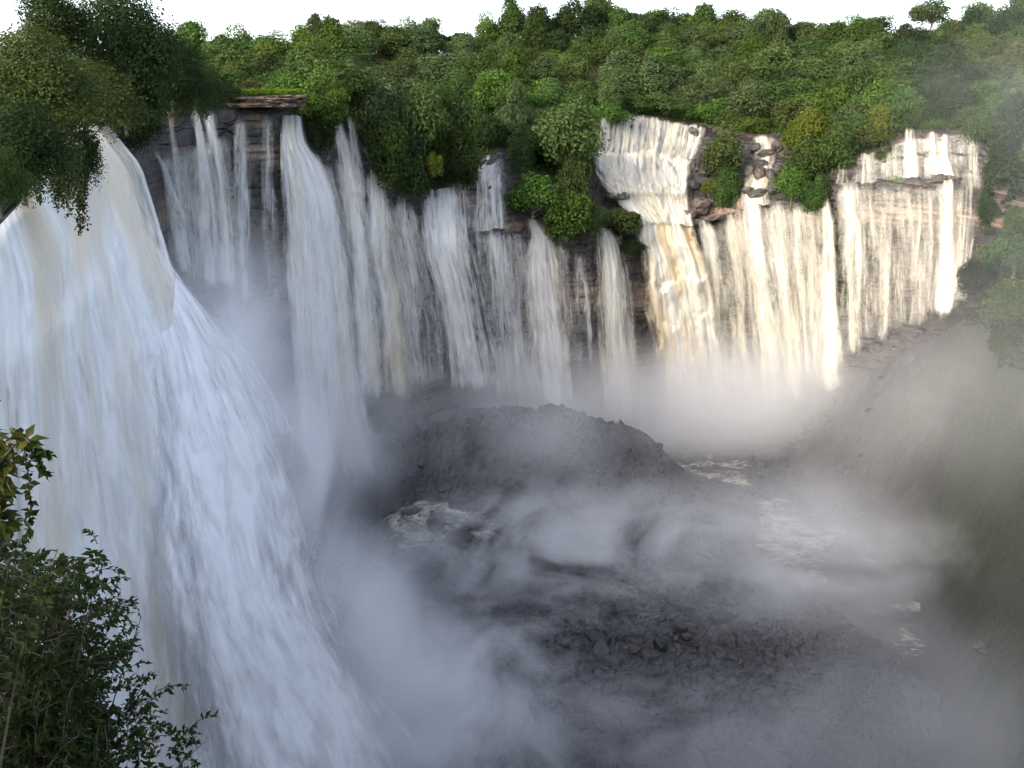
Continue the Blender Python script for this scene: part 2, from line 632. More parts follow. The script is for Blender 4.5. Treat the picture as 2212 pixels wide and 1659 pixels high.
def floor_z(X, Y, detail=True):
    az = np.arctan2(X, Y)
    d = np.hypot(X, Y)
    z = np.full(X.shape, FLOOR)
    z = z + 2.5 * fbm(X * 0.02, Y * 0.02, 21, 3)
    cr = np.interp(X + 6 * fbm(X * 0.05, Y * 0.05, 62, 2), [-85, -70, -58, -48, -36, -22, 0, 16, 35, 56, 68, 90, 120], [0, 4, 14, 24, 33, 36, 37, 36, 31, 22, 15, 8, 0])
    yc = 374 - 0.06 * X
    z = z + cr * np.exp(-np.abs((Y - yc) / np.where(Y < yc, 50, 24)) ** np.where(Y < yc, 1.55, 2.2)) * (1 + 0.10 * fbm(X * 0.06, Y * 0.06, 66, 3))
    z = z + mound(X, Y, 40, 245, 75, 45, 9, 0.3, 3.0)
    zb = np.interp(az, _ab, BASE[:, 1])
    tal = zb - 0.50 * np.maximum(Dw(az) - 6 - d, 0) + 2.5 * fbm(X * 0.03, Y * 0.03, 29, 3)
    steep = sstep(0.0, 3.0, tal - z)
    z = np.maximum(z, tal)
    # right bank comes round towards the viewer
    rb = (X - (150 + 0.34 * (Y - 200))) * 0.50 - 158
    steep = np.maximum(steep, sstep(0.0, 3.0, rb - z))
    z = np.maximum(z, np.minimum(rb, -70) + 3 * fbm(X * 0.04, Y * 0.04, 55, 4))
    # channel of the river
    cxr = np.interp(Y, [150, 230, 260, 300, 340, 380, 420], [155, 138, 126, 118, 104, 84, 74])
    wid = np.interp(Y, [150, 260, 330, 380], [18, 20, 32, 20])
    chan = np.exp(-((X - cxr) / wid) ** 4)
    z = z - chan * np.clip(z - (FLOOR - 3.5), 0, 7)
    if detail:
        k = 0.0
        r, r2, r3, ox, oy, e = worley(X * 0.22 + 0.35 * fbm(X * 0.1, Y * 0.1, 3, 2), Y * 0.26, 33)
        k = 1.5 * (r - 0.4) + 1.6 * ((r2 - 0.5) * ox + (r3 - 0.5) * oy) - 1.0 * sstep(0.16, 0.0, e)
        q, q2, q3, ox2, oy2, e2 = worley(X * 0.6, Y * 0.66, 39)
        k = k + 0.45 * (q - 0.4) + 0.5 * ((q2 - 0.5) * ox2 + (q3 - 0.5) * oy2) - 0.35 * sstep(0.18, 0.0, e2)
        z = z + k * (1 - 0.7 * chan) * (1 - 0.6 * steep)
        z = z + 1.1 * fbm(X * 0.06, Y * 0.06, 44, 3)
        return z, np.clip(0.5 * r + 0.5 * q, 0, 1), np.minimum(e, e2)
    return z


az_f = np.linspace(math.radians(-44), math.radians(46), 760)
nf = 620
fr = np.linspace(0, 1, nf)[:, None]
d_far = Dw(az_f)[None, :] + 3
d_near = np.full_like(d_far, 60.0)
DF = 1.0 / ((1 - fr) / d_near + fr / d_far)
DF = 0.5 * DF + 0.5 * (d_near + fr * (d_far - d_near))
AF = np.tile(az_f, (nf, 1))
XF, YF = DF * np.sin(AF), DF * np.cos(AF)
ZF, cellv, crackv = floor_z(XF, YF)
moss_shade = 0.6 * sstep(21.5, 25.0, np.degrees(AF) + 5 * fbm(XF * 0.04, YF * 0.04, 8, 4)) * sstep(-158, -140, ZF)  # moss on the right bank, partly painted dark in place of shade
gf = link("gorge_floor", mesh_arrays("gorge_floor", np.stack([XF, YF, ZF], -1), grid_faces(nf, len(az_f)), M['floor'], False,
                                     vert_attr={"cell": cellv, "crack": crackv, "moss": moss_shade}))
tag(gf, kind="structure")


def river_mat():
    t = NT("river_rapids")
    p = t.pos()
    foam = t.attr("foam")
    a = t.noise(t.mapping(p, (0.10, 0.16, 0.1), rot=(0, 0, 0.5)), 1.0, 6, 0.68, 1.4)
    b = t.noise(t.mapping(p, (0.5, 0.7, 0.5), rot=(0, 0, 0.5)), 1.0, 4, 0.6, 0.8)
    f = t.math('ADD', t.math('MULTIPLY', a, 0.75), t.math('MULTIPLY', b, 0.25))
    f = t.math('ADD', f, t.math('MULTIPLY_ADD', foam, 0.26, -0.20))
    k = t.ss(f, 0.45, 0.68)
    c = t.mix(k, (0.030, 0.029, 0.026), (0.50, 0.46, 0.38))
    return t.surface(t.princ(c, t.ss(k, 0, 1, 0.12, 0.8), t.bump(f, 0.9, 1.0), 0.5))


M['river'] = river_mat()
xs = np.arange(-110, 200, 1.6)
ys = np.arange(140, 440, 1.6)
XR, YR = np.meshgrid(xs, ys)
foam = np.clip(mound(XR, YR, 100, 335, 34, 40, 1.0) + 0 + mound(XR, YR, 118, 262, 9, 9, 0.8) + mound(XR, YR, 128, 283, 10, 4, 0.9)
               + mound(XR, YR, 90, 400, 60, 30, 0.75) + mound(XR, YR, -60, 330, 30, 40, 1.0), 0, 1)
ZR = FLOOR - 0.6 + 0.7 * fbm(XR * 0.2, YR * 0.2, 3, 3) + foam * 0.6 * np.abs(fbm(XR * 0.25, YR * 0.25, 5, 3))
river = link("river", mesh_arrays("river", np.stack([XR, YR, ZR], -1), grid_faces(len(ys), len(xs)), M['river'], True, vert_attr={"foam": foam}))
tag(river, kind="structure")
xs = np.arange(-62, 14, 0.7)
ys = np.arange(292, 346, 0.7)
XS, YS = np.meshgrid(xs, ys)
fs = np.clip(mound(XS, YS, -26, 322, 24, 9, 1.25, -0.35, 3.0) + mound(XS, YS, -34, 312, 12, 12, 0.9, 0.5), 0, 1)
ZS = floor_z(XS, YS, False) + 0.55 * fbm(XS * 0.25, YS * 0.25, 15, 3) - 0.9 + 1.5 * np.minimum(fs * 1.5, 1)
stream = link("stream", mesh_arrays("stream", np.stack([XS, YS, ZS], -1), grid_faces(len(ys), len(xs)), M['river'], True, vert_attr={"foam": fs * 1.15 - 0.12}))
tag(stream, kind="structure")

def low_rock(seed):
    import bmesh
    bm = bmesh.new()
    bmesh.ops.create_icosphere(bm, subdivisions=2, radius=1.0)
    co = np.array([v.co[:] for v in bm.verts])
    fc = np.array([[v.index for v in f.verts] for f in bm.faces])
    bm.free()
    rr = np.random.default_rng(seed)
    for k in range(9):
        n = rr.normal(size=3)
        n /= np.linalg.norm(n)
        co = co - np.clip(co @ n - rr.uniform(0.45, 0.85), 0, None)[:, None] * n[None, :]
    return co * np.array([1.0, rr.uniform(0.6, 0.9), rr.uniform(0.4, 0.75)]), fc


LOW = [low_rock(k) for k in range(12)]
rr = np.random.default_rng(99)
rv, rf, off_, celr = [], [], 0, []
NRUB = 7000
ra = rr.uniform(math.radians(-16), math.radians(33), NRUB * 3)
rd = np.sqrt(rr.uniform(150.0 ** 2, 445.0 ** 2, NRUB * 3))
rX, rY = rd * np.sin(ra), rd * np.cos(ra)
rZ = floor_z(rX, rY, False)
dens_ok = (rd < Dw(ra) - 6) & (rr.uniform(size=rX.shape) < -1.0 * (ra > 0.37) + (0.35 - 0.33 * sstep(0.30, 0.36, ra)) + 0.65 * (fbm(rX * 0.03, rY * 0.03, 17, 3) > -0.1)) & (rZ > FLOOR - 2.5)
sel = np.where(dens_ok)[0][:NRUB]
for i in sel:
    co, fc = LOW[rr.integers(12)]
    sz = min(4.0 if rY[i] < 300 else 2.8, 0.55 * rr.pareto(2.3) + 0.6)
    a_, b_, c_ = rr.uniform(0, 6.28), rr.normal(0, 0.35), rr.normal(0, 0.35)
    Rm = np.array(Matrix.Rotation(a_, 3, 'Z') @ Matrix.Rotation(b_, 3, 'X') @ Matrix.Rotation(c_, 3, 'Y'))
    rv.append(co @ Rm.T * sz + np.array([rX[i], rY[i], rZ[i] + 0.1 * sz]))
    rf.append(fc + off_)
    celr.append(np.full(len(fc), 0.75 * rr.uniform()))
    off_ += len(co)
rub = link("rubble", mesh_arrays("rubble", np.concatenate(rv), np.concatenate(rf), M['floor'], False, face_attr={"cell": np.concatenate(celr)}))
tag(rub, "dark broken rock strewn over the gorge floor, mound and talus", "rubble", kind="stuff")

# the bank the viewer stands on, falling away below the viewpoint, and the land behind
ths = np.linspace(0, 2 * math.pi, 241)
dist_b = np.array([0.3, 0.8, 1.2, 2.0, 4, 8, 14, 22, 32, 45, 70, 120, 260, 600, 1500])
TB, DB = np.meshgrid(ths, dist_b)
fwd = np.abs(((TB + math.pi) % (2 * math.pi)) - math.pi)       # 0 = looking direction
drop = -1.7 - np.interp(DB, [0, 0.9, 2, 8, 22, 45, 60], [0, 0, 3.5, 18, 40, 110, 175])
flat = -1.7 + 1.2 * fbm(np.sin(TB) * DB * 0.05, np.cos(TB) * DB * 0.05, 71, 3) * np.clip(DB / 20, 0, 1)
wgt = sstep(math.radians(100), math.radians(62), fwd)
ZB = flat * (1 - wgt) + drop * wgt
ZB = np.where((wgt > 0.0) & (DB > 65), -185.0 * wgt + flat * (1 - wgt), ZB)
keep = dist_b <= 9000
PB = np.stack([DB * np.sin(TB), DB * np.cos(TB), ZB], -1)
fb = grid_faces(len(dist_b), len(ths))
cen = PB.reshape(-1, 3)[fb].mean(1)
rad = np.hypot(cen[:, 0], cen[:, 1])
angc = np.abs(np.arctan2(cen[:, 0], cen[:, 1]))
fb = fb[~((angc < math.radians(58)) & (rad > 60))]
nb = link("ground", mesh_arrays("ground", PB, fb, M['soil'], True))
tag(nb, kind="structure")


# ------------------------------------------------------------------ waterfalls
def poly_u(pts, u):
    pts = np.asarray(pts, float)
    seg = np.hypot(np.diff(pts[:, 0]), np.diff(pts[:, 1]))
    s = np.concatenate([[0], np.cumsum(seg)])
    s /= s[-1]
    return np.stack([np.interp(u, s, pts[:, k]) for k in range(pts.shape[1])], -1)


FALLN = [0]


def waterfall(rows, cover, label, tint=0.5, gap=1.3, leap=2.2, edge=0.48, fade=0.10, relief=1.0, res=0.55, group="falls on the far cliff", ustretch=1.0, topthin=0.0, dirt=(0.76, 0.65, 0.44), bumpy=0.8, widen=17.0, steps=0, step_amp=2.0, soft=0.15, jag=1.0):
    FALLN[0] += 1
    seed = FALLN[0]
    rows = [np.asarray(r, float) for r in rows]
    has_d = rows[0].shape[1] == 3
    # coarse size
    widths = max(np.hypot(*(r[-1, :2] - r[0, :2])) for r in rows) + 1
    height = max(rows[-1][:, 1]) - min(rows[0][:, 1])
    dref = rows[1][:, 2].mean() if has_d else float(Dw(azel(rows[0][:, 0].mean(), rows[0][:, 1].mean())[0]))
    nu = int(np.clip(widths / FP * dref / res, 10, 260))
    nv = int(np.clip(height / FP * dref / (res * 1.5), 16, 420))
    u = np.linspace(0, 1, nu)
    R = np.stack([poly_u(r, u) for r in rows])           # rows x nu x 2/3
    if not has_d:
        R[..., 0] += (u[None, :] * 2 - 1) * widen * np.linspace(0.4, 1.3, len(rows))[:, None]
    vrow = np.array([r[:, 1].mean() for r in rows])
    vrow = (vrow - vrow[0]) / (vrow[-1] - vrow[0])
    v = np.linspace(0, 1, nv)
    G = np.empty((nv, nu, R.shape[2]))
    for k in range(R.shape[2]):
        for j in range(nu):
            G[:, j, k] = np.interp(v, vrow, R[:, j, k])
    # smooth a little down the fall so the row joints do not show
    if nv > 30:
        for _ in range(6):
            G[1:-1] = 0.25 * G[:-2] + 0.5 * G[1:-1] + 0.25 * G[2:]
    if not has_d:
        G[..., 1] += (4.0 * fbm(G[0, :, 0] * 0.07, 1.5 + 0 * u, 404, 3) + 3.0 * fbm(G[0, :, 0] * 0.25, 2.5 + 0 * u, 405, 2))[None, :] * jag * np.clip(1 - 3 * v, 0, 1)[:, None]
        G[..., 1] += (9.0 * fbm(G[-1, :, 0] * 0.06, 5.5 + seed + 0 * u, 406, 3))[None, :] * np.clip(2.5 * v - 1.5, 0, 1)[:, None]
    az, el = azel(G[..., 0], G[..., 1])
    if has_d:
        d = G[..., 2]
    else:
        d = wall_dist(az, el) - gap - leap * np.sqrt(np.clip(v, 0, 1))[:, None]
    P0 = polar(az, el, d)
    um = np.concatenate([np.zeros((nv, 1)), np.cumsum(np.linalg.norm(np.diff(P0, axis=1), axis=2), 1)], 1)
    um = np.tile((um.max(1).mean() * u)[None, :], (nv, 1))
    vm = np.concatenate([np.zeros((1, nu)), np.cumsum(np.linalg.norm(np.diff(P0, axis=0), axis=2), 0)], 0)
    rel = 0.6 * fbm(um * 0.35, vm * 0.03, seed * 3 + 100, 3) + 0.45 * fbm(um * 0.22, vm * 0.16, seed * 3 + 300, 4) + 0.3 * fbm(um * 1.1, vm * 0.08, seed + 500, 2)
    if has_d:
        rel = 0.6 * fbm(um * 0.10, vm * 0.022, seed * 3 + 100, 3) + 1.0 * fbm(um * 0.15, vm * 0.07, seed * 3 + 300, 5) + 0.35 * fbm(um * 0.5, vm * 0.22, seed * 3 + 350, 3)
    bulge = np.sqrt(np.clip(np.sin(np.pi * u), 0, 1))[None, :] * 0.8
    d = d - relief * (rel + bulge) * (0.35 + 0.65 * np.minimum(1, v * 6))[:, None]
    if steps:
        q = v[:, None] * steps + 1.1 * fbm(um * 0.09, vm * 0.05, seed + 700, 4)
        fq = q - np.floor(q)
        d = d - step_amp * (sstep(0.0, 0.12, fq) * (1 - fq) * (0.6 + 0.8 * hash2(np.floor(q), np.floor(um * 0.12 + 0.4 * np.floor(q)), seed)))
    P = polar(az, el, d)
    base = (0.90, 0.89, 0.87) if has_d else (0.80, 0.79, 0.76)  # near fall's colour whitened to make up for the shade it stands in
    if not has_d and rows[0][:, 0].mean() > 1260:      # muddy water, its colour darkened further to offset the sun on it
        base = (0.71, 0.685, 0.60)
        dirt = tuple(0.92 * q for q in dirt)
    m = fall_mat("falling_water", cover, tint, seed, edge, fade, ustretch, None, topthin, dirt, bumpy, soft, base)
    uvm = np.stack([um + 7 * seed, vm], -1)
    uvn = np.stack([np.tile(u, (nv, 1)), np.tile(v[:, None], (1, nu))], -1)
    o = link("waterfall", mesh_arrays("waterfall", P, grid_faces(nv, nu), m, True, uvs={"metres": uvm, "unit": uvn}))
    tag(o, label, "waterfall", group)
    return o


BIG = [
    [(-140, 540, 112), (0, 486, 138), (43, 440, 166), (110, 345, 214), (186, 248, 250), (216, 250, 256)],
    [(-140, 660, 110), (10, 640, 134), (80, 590, 160), (170, 480, 205), (245, 372, 240), (306, 358, 250)],
    [(-140, 800, 109), (40, 780, 131), (150, 680, 160), (260, 560, 212), (366, 556, 243)],
    [(-140, 1000, 108), (60, 980, 130), (210, 860, 172), (320, 780, 213), (432, 770, 236)],
    [(-140, 1250, 108), (80, 1230, 130), (260, 1120, 172), (385, 1050, 208), (505, 1030, 226)],
    [(-140, 1500, 108), (100, 1490, 130), (310, 1400, 168), (440, 1330, 198), (575, 1325, 214)],
    [(-140, 1800, 108), (130, 1800, 128), (370, 1760, 160), (510, 1730, 185), (640, 1700, 200)],
    [(-200, 2350, 108), (150, 2400, 122), (430, 2250, 145), (620, 1980, 172), (760, 1790, 192)]]
SPRAY = [
    [(225, 400, 252), (366, 560, 247)],
    [(275, 740, 212), (545, 770, 241)],
    [(290, 1000, 193), (672, 1005, 232)],
    [(310, 1300, 163), (760, 1305, 219)],
    [(330, 1680, 152), (1020, 1685, 204)],
    [(400, 1800, 146), (1110, 1790, 196)]]
waterfall(SPRAY, 1.02, "soft outer sheet of spray along the right side of the huge near fall", tint=0.0, edge=0.44, fade=0.0, relief=1.3, res=0.8, group="big left falls", ustretch=0.3, bumpy=0.12)
waterfall(BIG, 1.34, "huge near white fall with beige streaks filling the left side", tint=0.9, edge=0.16, fade=0.0, relief=1.9, res=0.6, group="big left falls", ustretch=0.42, dirt=(0.72, 0.60, 0.42), bumpy=0.3)
# rock buttress behind the big fall
nb_u = np.linspace(0, 0.90, 60)
RB = np.stack([poly_u(r, nb_u) for r in BIG])
azb, elb = azel(RB[..., 0], RB[..., 1])
db = RB[..., 2] + 7 + 2.0 * fbm(azb * 90, elb * 90, 5, 3)
Pb = polar(azb, elb, db)
bt = link("cliff_buttress", mesh_arrays("cliff_buttress", Pb, grid_faces(len(BIG), 60), M['cliff'], False))
tag(bt, kind="structure")

waterfall([[(330, 320), (342, 328)], [(350, 360), (372, 396)], [(374, 450), (402, 470)], [(385, 600), (425, 610)]], 0.55, "thin slanting trickle down dark rock just right of the big left fall")
waterfall([[(358, 236), (373, 236)], [(366, 290), (384, 290)], [(374, 340), (396, 340)], [(385, 470), (412, 470)]], 0.40, "narrowest broken trickle under the dark left trees", gap=0.9)
waterfall([[(409, 229), (433, 229)], [(418, 300), (450, 300)], [(424, 420), (468, 420)], [(432, 640), (488, 640)]], 0.68, "slim white fall in the shaded recess, left one of a close pair")
waterfall([[(434, 228), (459, 228)], [(452, 320), (477, 320)], [(464, 430), (496, 430)], [(472, 640), (512, 640)]], 0.66, "slim white fall in the shaded recess, right one of a close pair")
waterfall([[(495, 250), (540, 250)], [(496, 330), (544, 330)], [(498, 480), (550, 480)], [(502, 680), (562, 680)]], 0.50, "thin veil dropping below the left end of the grassy brown ledge", gap=0.9)
waterfall([[(545, 240), (615, 240)], [(545, 320), (615, 320)], [(548, 480), (618, 480)], [(556, 690), (625, 690)]], 0.30, "sparse dripping threads on brown rock under the grassy ledge", gap=0.7)
waterfall([[(613, 250), (649, 250)], [(614, 310), (654, 310)], [(616, 345), (684, 345)], [(620, 430), (722, 430)], [(626, 570), (748, 570)], [(632, 660), (757, 660)],
           [(640, 800), (768, 800)], [(650, 960), (800, 980)], [(655, 1040), (825, 1060)]], 1.0, "thick white column fall plunging from the right end of the grassy ledge", tint=0.35, gap=3, leap=5, edge=0.2, relief=1.6)
waterfall([[(716, 268), (746, 268)], [(726, 340), (768, 340)], [(742, 430), (784, 430)], [(752, 540), (800, 540)], [(766, 700), (815, 700)], [(785, 880), (835, 880)]], 0.90, "tall pale fall right beside the thick column fall", gap=2)
waterfall([[(750, 250), (764, 250)], [(756, 350), (784, 350)], [(768, 440), (795, 440)]], 0.55, "short wispy strand at the edge of the big overhanging trees")
waterfall([[(792, 356), (830, 380)], [(794, 415), (840, 430)], [(790, 480), (850, 480)], [(800, 560), (850, 560)], [(815, 640), (868, 640)], [(822, 760), (880, 760)], [(830, 880), (895, 880)]], 0.92,
          "cream stepped fall below the left foot of the overhanging trees", tint=0.7)
waterfall([[(838, 425), (896, 428)], [(842, 500), (900, 500)], [(850, 600), (918, 600)], [(860, 740), (930, 740)], [(880, 860), (950, 860)]], 0.46, "streaky grey veil over a small dark ledge under overhanging trees", ustretch=1.1, gap=0.9)
waterfall([[(892, 434), (940, 408), (1000, 402), (1017, 414)], [(895, 480), (1022, 480)], [(905, 545), (1024, 545)], [(935, 620), (1034, 620)], [(952, 700), (1046, 700)], [(960, 860), (1085, 860)]], 0.92,
          "wide white curtain fanning to the right in mid cliff", ustretch=1.1, tint=0.2, gap=2, relief=1.4)
waterfall([[(1008, 394), (1040, 347), (1076, 317), (1100, 340)], [(1010, 420), (1100, 408)], [(1015, 500), (1102, 490)]], 0.66, "short cascade stepping down ledges left of the bright green bush", gap=1.0, fade=0.0)
waterfall([[(1024, 500), (1080, 494), (1121, 506)], [(1030, 560), (1124, 575)], [(1040, 680), (1140, 690)], [(1060, 880), (1155, 870)]], 0.55, "streaky fall over dark rock below the slanted black ledge", ustretch=1.1, gap=0.9)
waterfall([[(1136, 468), (1166, 476)], [(1145, 505), (1192, 515)], [(1126, 560), (1214, 590)], [(1126, 640), (1227, 680)], [(1136, 740), (1237, 750)], [(1160, 900), (1245, 900)]], 0.90,
          "bright fall with a cream lip under the bright green bush", tint=0.5)
waterfall([[(1213, 536), (1290, 545)], [(1222, 600), (1292, 605)], [(1232, 720), (1300, 720)], [(1240, 880), (1310, 880)]], 0.36, "faint threads on brown rock between two bright falls", gap=0.7)
waterfall([[(1286, 490), (1323, 492)], [(1290, 520), (1338, 520)], [(1293, 580), (1354, 580)], [(1296, 650), (1361, 650)], [(1300, 740), (1368, 740)], [(1305, 930), (1384, 930)]], 0.98,
          "single bright ribbon fall left of the mossy rock shoulder", tint=0.3, gap=2)
waterfall([[(1284, 262), (1320, 245), (1400, 251), (1450, 262), (1535, 274)], [(1280, 300), (1525, 310)], [(1276, 352), (1506, 360)]], 0.62,
          "broad sunlit top drop of the upper cascade, split by dark cracks", tint=0.5, gap=2.5, leap=2.0, fade=0.2, edge=0.12, relief=2.0, ustretch=1.5, widen=4)
waterfall([[(1270, 318), (1340, 330), (1400, 322), (1450, 336), (1508, 340)], [(1280, 370), (1500, 372)], [(1312, 432), (1490, 430)]], 0.76,
          "foaming middle tier of the upper cascade above the grey slab", tint=0.5, gap=6, leap=2.5, fade=0.2, edge=0.12, relief=3.4, jag=3.0, steps=3, step_amp=4.0, widen=4)
waterfall([[(1296, 388), (1492, 390)], [(1336, 440), (1492, 445)], [(1378, 484), (1498, 488)]], 0.88,
          "foaming basin run between the upper cascade and the yellowish fall", tint=0.5, gap=7, leap=-3, fade=0.0, edge=0.10, relief=2.6, jag=2.5, steps=2, step_amp=2.5, widen=3)
waterfall([[(1378, 476), (1440, 474), (1498, 480)], [(1378, 512), (1508, 520)], [(1396, 560), (1522, 555)], [(1402, 620), (1536, 610)], [(1408, 670), (1544, 665)], [(1430, 740), (1548, 740)], [(1445, 920), (1560, 920)]], 0.92,
          "heavy yellowish main fall below the foaming basin", tint=1.0, gap=3, leap=5, edge=0.16, relief=3.4, steps=4, step_amp=3.0, dirt=(0.78, 0.60, 0.33))
waterfall([[(1498, 486), (1540, 464)], [(1508, 530), (1560, 530)], [(1530, 640), (1568, 640)], [(1545, 900), (1580, 900)]], 0.62, "lacy white fall touching the right side of the yellowish fall", ustretch=1.1, tint=0.3)
waterfall([[(1540, 464), (1605, 448)], [(1560, 532), (1610, 530)], [(1568, 640), (1625, 640)], [(1580, 880), (1640, 880)]], 0.38, "open streaks around a dark hollow in the sunlit cliff", ustretch=1.1, gap=0.9)
waterfall([[(1600, 392), (1622, 398)], [(1602, 448), (1648, 426)], [(1610, 520), (1652, 520)], [(1625, 620), (1668, 620)], [(1640, 760), (1682, 760)], [(1645, 900), (1695, 900)]], 0.84, "bright cream stream falling straight from the boulder rapids", tint=0.7, gap=2.4)
waterfall([[(1645, 426), (1702, 436)], [(1650, 520), (1706, 520)], [(1668, 620), (1722, 620)], [(1680, 760), (1736, 760)], [(1690, 890), (1745, 890)]], 0.68, "dense sunlit curtain left of the tree hanging over the lip", ustretch=1.1, tint=0.4, gap=1.8)
waterfall([[(1700, 436), (1736, 440)], [(1706, 520), (1738, 520)], [(1720, 640), (1742, 640)], [(1735, 860), (1755, 860)]], 0.52, "narrow lace of water directly below the hanging tree's left side", ustretch=1.1)
waterfall([[(1735, 442), (1774, 452)], [(1738, 520), (1774, 520)], [(1744, 640), (1778, 640)], [(1750, 860), (1790, 860)]], 0.42, "grey shaded veil directly below the tree hanging over the lip", ustretch=1.1, gap=0.9)
waterfall([[(1776, 433), (1786, 418)], [(1774, 480), (1800, 480)], [(1776, 560), (1807, 560)], [(1774, 680), (1808, 680)], [(1768, 860), (1818, 860)]], 0.84, "strong white column just right of the hanging tree", gap=2.4)
waterfall([[(1784, 410), (1836, 392), (1892, 395)], [(1798, 480), (1896, 480)], [(1806, 600), (1890, 600)], [(1808, 800), (1880, 775)]], 0.52, "broad frothy curtain below the short square upper drop", ustretch=1.1, tint=0.2)
waterfall([[(1890, 395), (1950, 400)], [(1893, 480), (1954, 480)], [(1888, 600), (1945, 600)], [(1880, 775), (1935, 745)]], 0.34, "fine parallel strands over pinkish rock, left of the dark notch", ustretch=1.1, gap=1.0)
waterfall([[(1954, 400), (2034, 391)], [(1956, 480), (2034, 480)], [(1945, 600), (2030, 590)], [(1935, 742), (2026, 704)]], 0.30, "sparse strands over pinkish rock, right of the dark notch", ustretch=1.1, gap=0.9)
waterfall([[(2034, 388), (2067, 390)], [(2035, 480), (2060, 480)], [(2030, 580), (2054, 580)], [(2022, 700), (2052, 684)]], 0.88, "thick lone white stream near the right end of the cliff", gap=2.2, fade=0.1)
waterfall([[(2066, 390), (2118, 393)], [(2062, 480), (2113, 480)], [(2054, 580), (2105, 570)], [(2048, 680), (2092, 652)]], 0.40, "rightmost thin veil leaning towards the dark talus", ustretch=1.1, fade=0.1)
waterfall([[(1800, 362), (1850, 368)], [(1796, 400), (1852, 396)]], 0.31, "faint short drop under low branches on the upper step", fade=0.0, gap=2.6, ustretch=1.8, group="short drops on the upper step")
waterfall([[(1852, 331), (1890, 331)], [(1850, 394), (1892, 396)]], 0.58, "short square white drop on the upper step", fade=0.0, gap=2.6, ustretch=1.8, group="short drops on the upper step")
waterfall([[(1908, 328), (1958, 324)], [(1908, 384), (1960, 384)]], 0.38, "thin lace on the upper step beside a low hanging bush", fade=0.0, gap=2.6, ustretch=1.8, group="short drops on the upper step")
waterfall([[(1955, 276), (1974, 276)], [(1957, 330), (1975, 330)], [(1957, 384), (1976, 384)]], 0.70, "tall narrow strand on the upper step", fade=0.0, gap=2.6, ustretch=1.8, group="short drops on the upper step")
waterfall([[(1996, 283), (2029, 286)], [(1998, 335), (2032, 335)], [(2004, 376), (2038, 376)]], 0.62, "pale strand on the upper step, left of the splashing jet", fade=0.0, gap=2.6, ustretch=1.8, group="short drops on the upper step")
waterfall([[(2036, 288), (2046, 290)], [(2030, 335), (2043, 335)], [(2012, 378), (2062, 380)]], 0.81, "bright jet bursting into a splash on the upper step", fade=0.0, gap=2.5, ustretch=1.8, group="short drops on the upper step")
waterfall([[(2068, 279), (2130, 280)], [(2070, 345), (2131, 345)], [(2072, 425), (2128, 432)]], 0.30, "hazy wide veil at the right end of the upper step", fade=0.2, gap=1.5, ustretch=1.8, group="short drops on the upper step")
waterfall([[(1600, 288), (1692, 292)], [(1615, 330), (1692, 335)], [(1600, 400), (1665, 400)], [(1600, 440), (1668, 440)]], 0.58, "white rapids threading between dark boulders above the lip", fade=0.0, gap=1.3, relief=1.6)

VG = "thin veils over the rock between the falls"
for rows, cov, lb in [
    ([[(336, 340), (400, 320), (505, 290)], [(350, 470), (520, 450)], [(370, 660), (535, 660)]], 0.34, "dark wet rock sheen of drips across the shaded left recess"),
    ([[(655, 330), (700, 340), (745, 345)], [(700, 480), (770, 480)], [(750, 640), (800, 640)], [(770, 880), (830, 880)]], 0.45, "grey veil filling the gap right of the thick column fall"),
    ([[(775, 420), (840, 440), (900, 440)], [(800, 560), (930, 560)], [(830, 700), (960, 700)], [(845, 880), (980, 880)]], 0.34, "wide grey veil behind the cream stepped fall"),
    ([[(1010, 498), (1120, 505), (1240, 530)], [(1030, 620), (1250, 640)], [(1055, 880), (1260, 880)]], 0.34, "thin wide veil on dark rock below the bright green bush"),
    ([[(1492, 488), (1600, 456), (1700, 442), (1795, 430)], [(1520, 600), (1810, 600)], [(1550, 900), (1825, 870)]], 0.38, "pale veil behind all the sunlit streams right of the yellowish fall"),
    ([[(1788, 408), (1840, 394), (1960, 400), (2112, 396)], [(1800, 540), (2110, 520)], [(1812, 800), (1930, 752), (2088, 660)]], 0.30, "wide hazy veil over the pinkish strata at the right end of the cliff"),
    ([[(1850, 338), (1960, 300), (2040, 292), (2132, 284)], [(1850, 396), (2132, 398)]], 0.26, "faint veil across the whole upper step at right")]:
    waterfall(rows, cov, lb, tint=0.25, gap=0.8, leap=1.2, edge=0.12, ustretch=0.9, fade=0.18, widen=4, soft=0.6, group=VG)

# ------------------------------------------------------------------ boulders
def rock_mesh(seed, sub=4, flat=(1, 1, 0.7), rough=0.35, strata=0.0):
    import bmesh
    bm = bmesh.new()
    bmesh.ops.create_icosphere(bm, subdivisions=sub, radius=1.0)
    co = np.array([v.co[:] for v in bm.verts])
    rr = np.random.default_rng(seed)
    # cut by random planes for an angular block
    for k in range(12):
        n = rr.normal(size=3)
        n /= np.linalg.norm(n)
        h = rr.uniform(0.62, 0.92)
        dd = co @ n
        co = co - np.clip(dd - h, 0, None)[:, None] * n[None, :] * 0.94
    nz = fbm(co[:, 0] * 2.4 + seed, co[:, 1] * 2.4 + co[:, 2] * 3.1, seed, 4)
    co = co * (1 + rough * 0.45 * nz)[:, None]
    if strata:
        q = np.floor(co[:, 2] * 6)
        co[:, :2] *= (1 + strata * (hash2(q, q * 0, seed) - 0.5))[:, None]
    co = co * np.array(flat)[None, :]
    for v, c in zip(bm.verts, co):
        v.co = c
    me = bpy.data.meshes.new("boulder")
    bm.to_mesh(me)
    bm.free()
    me.materials.append(M['boulder'])
    return me


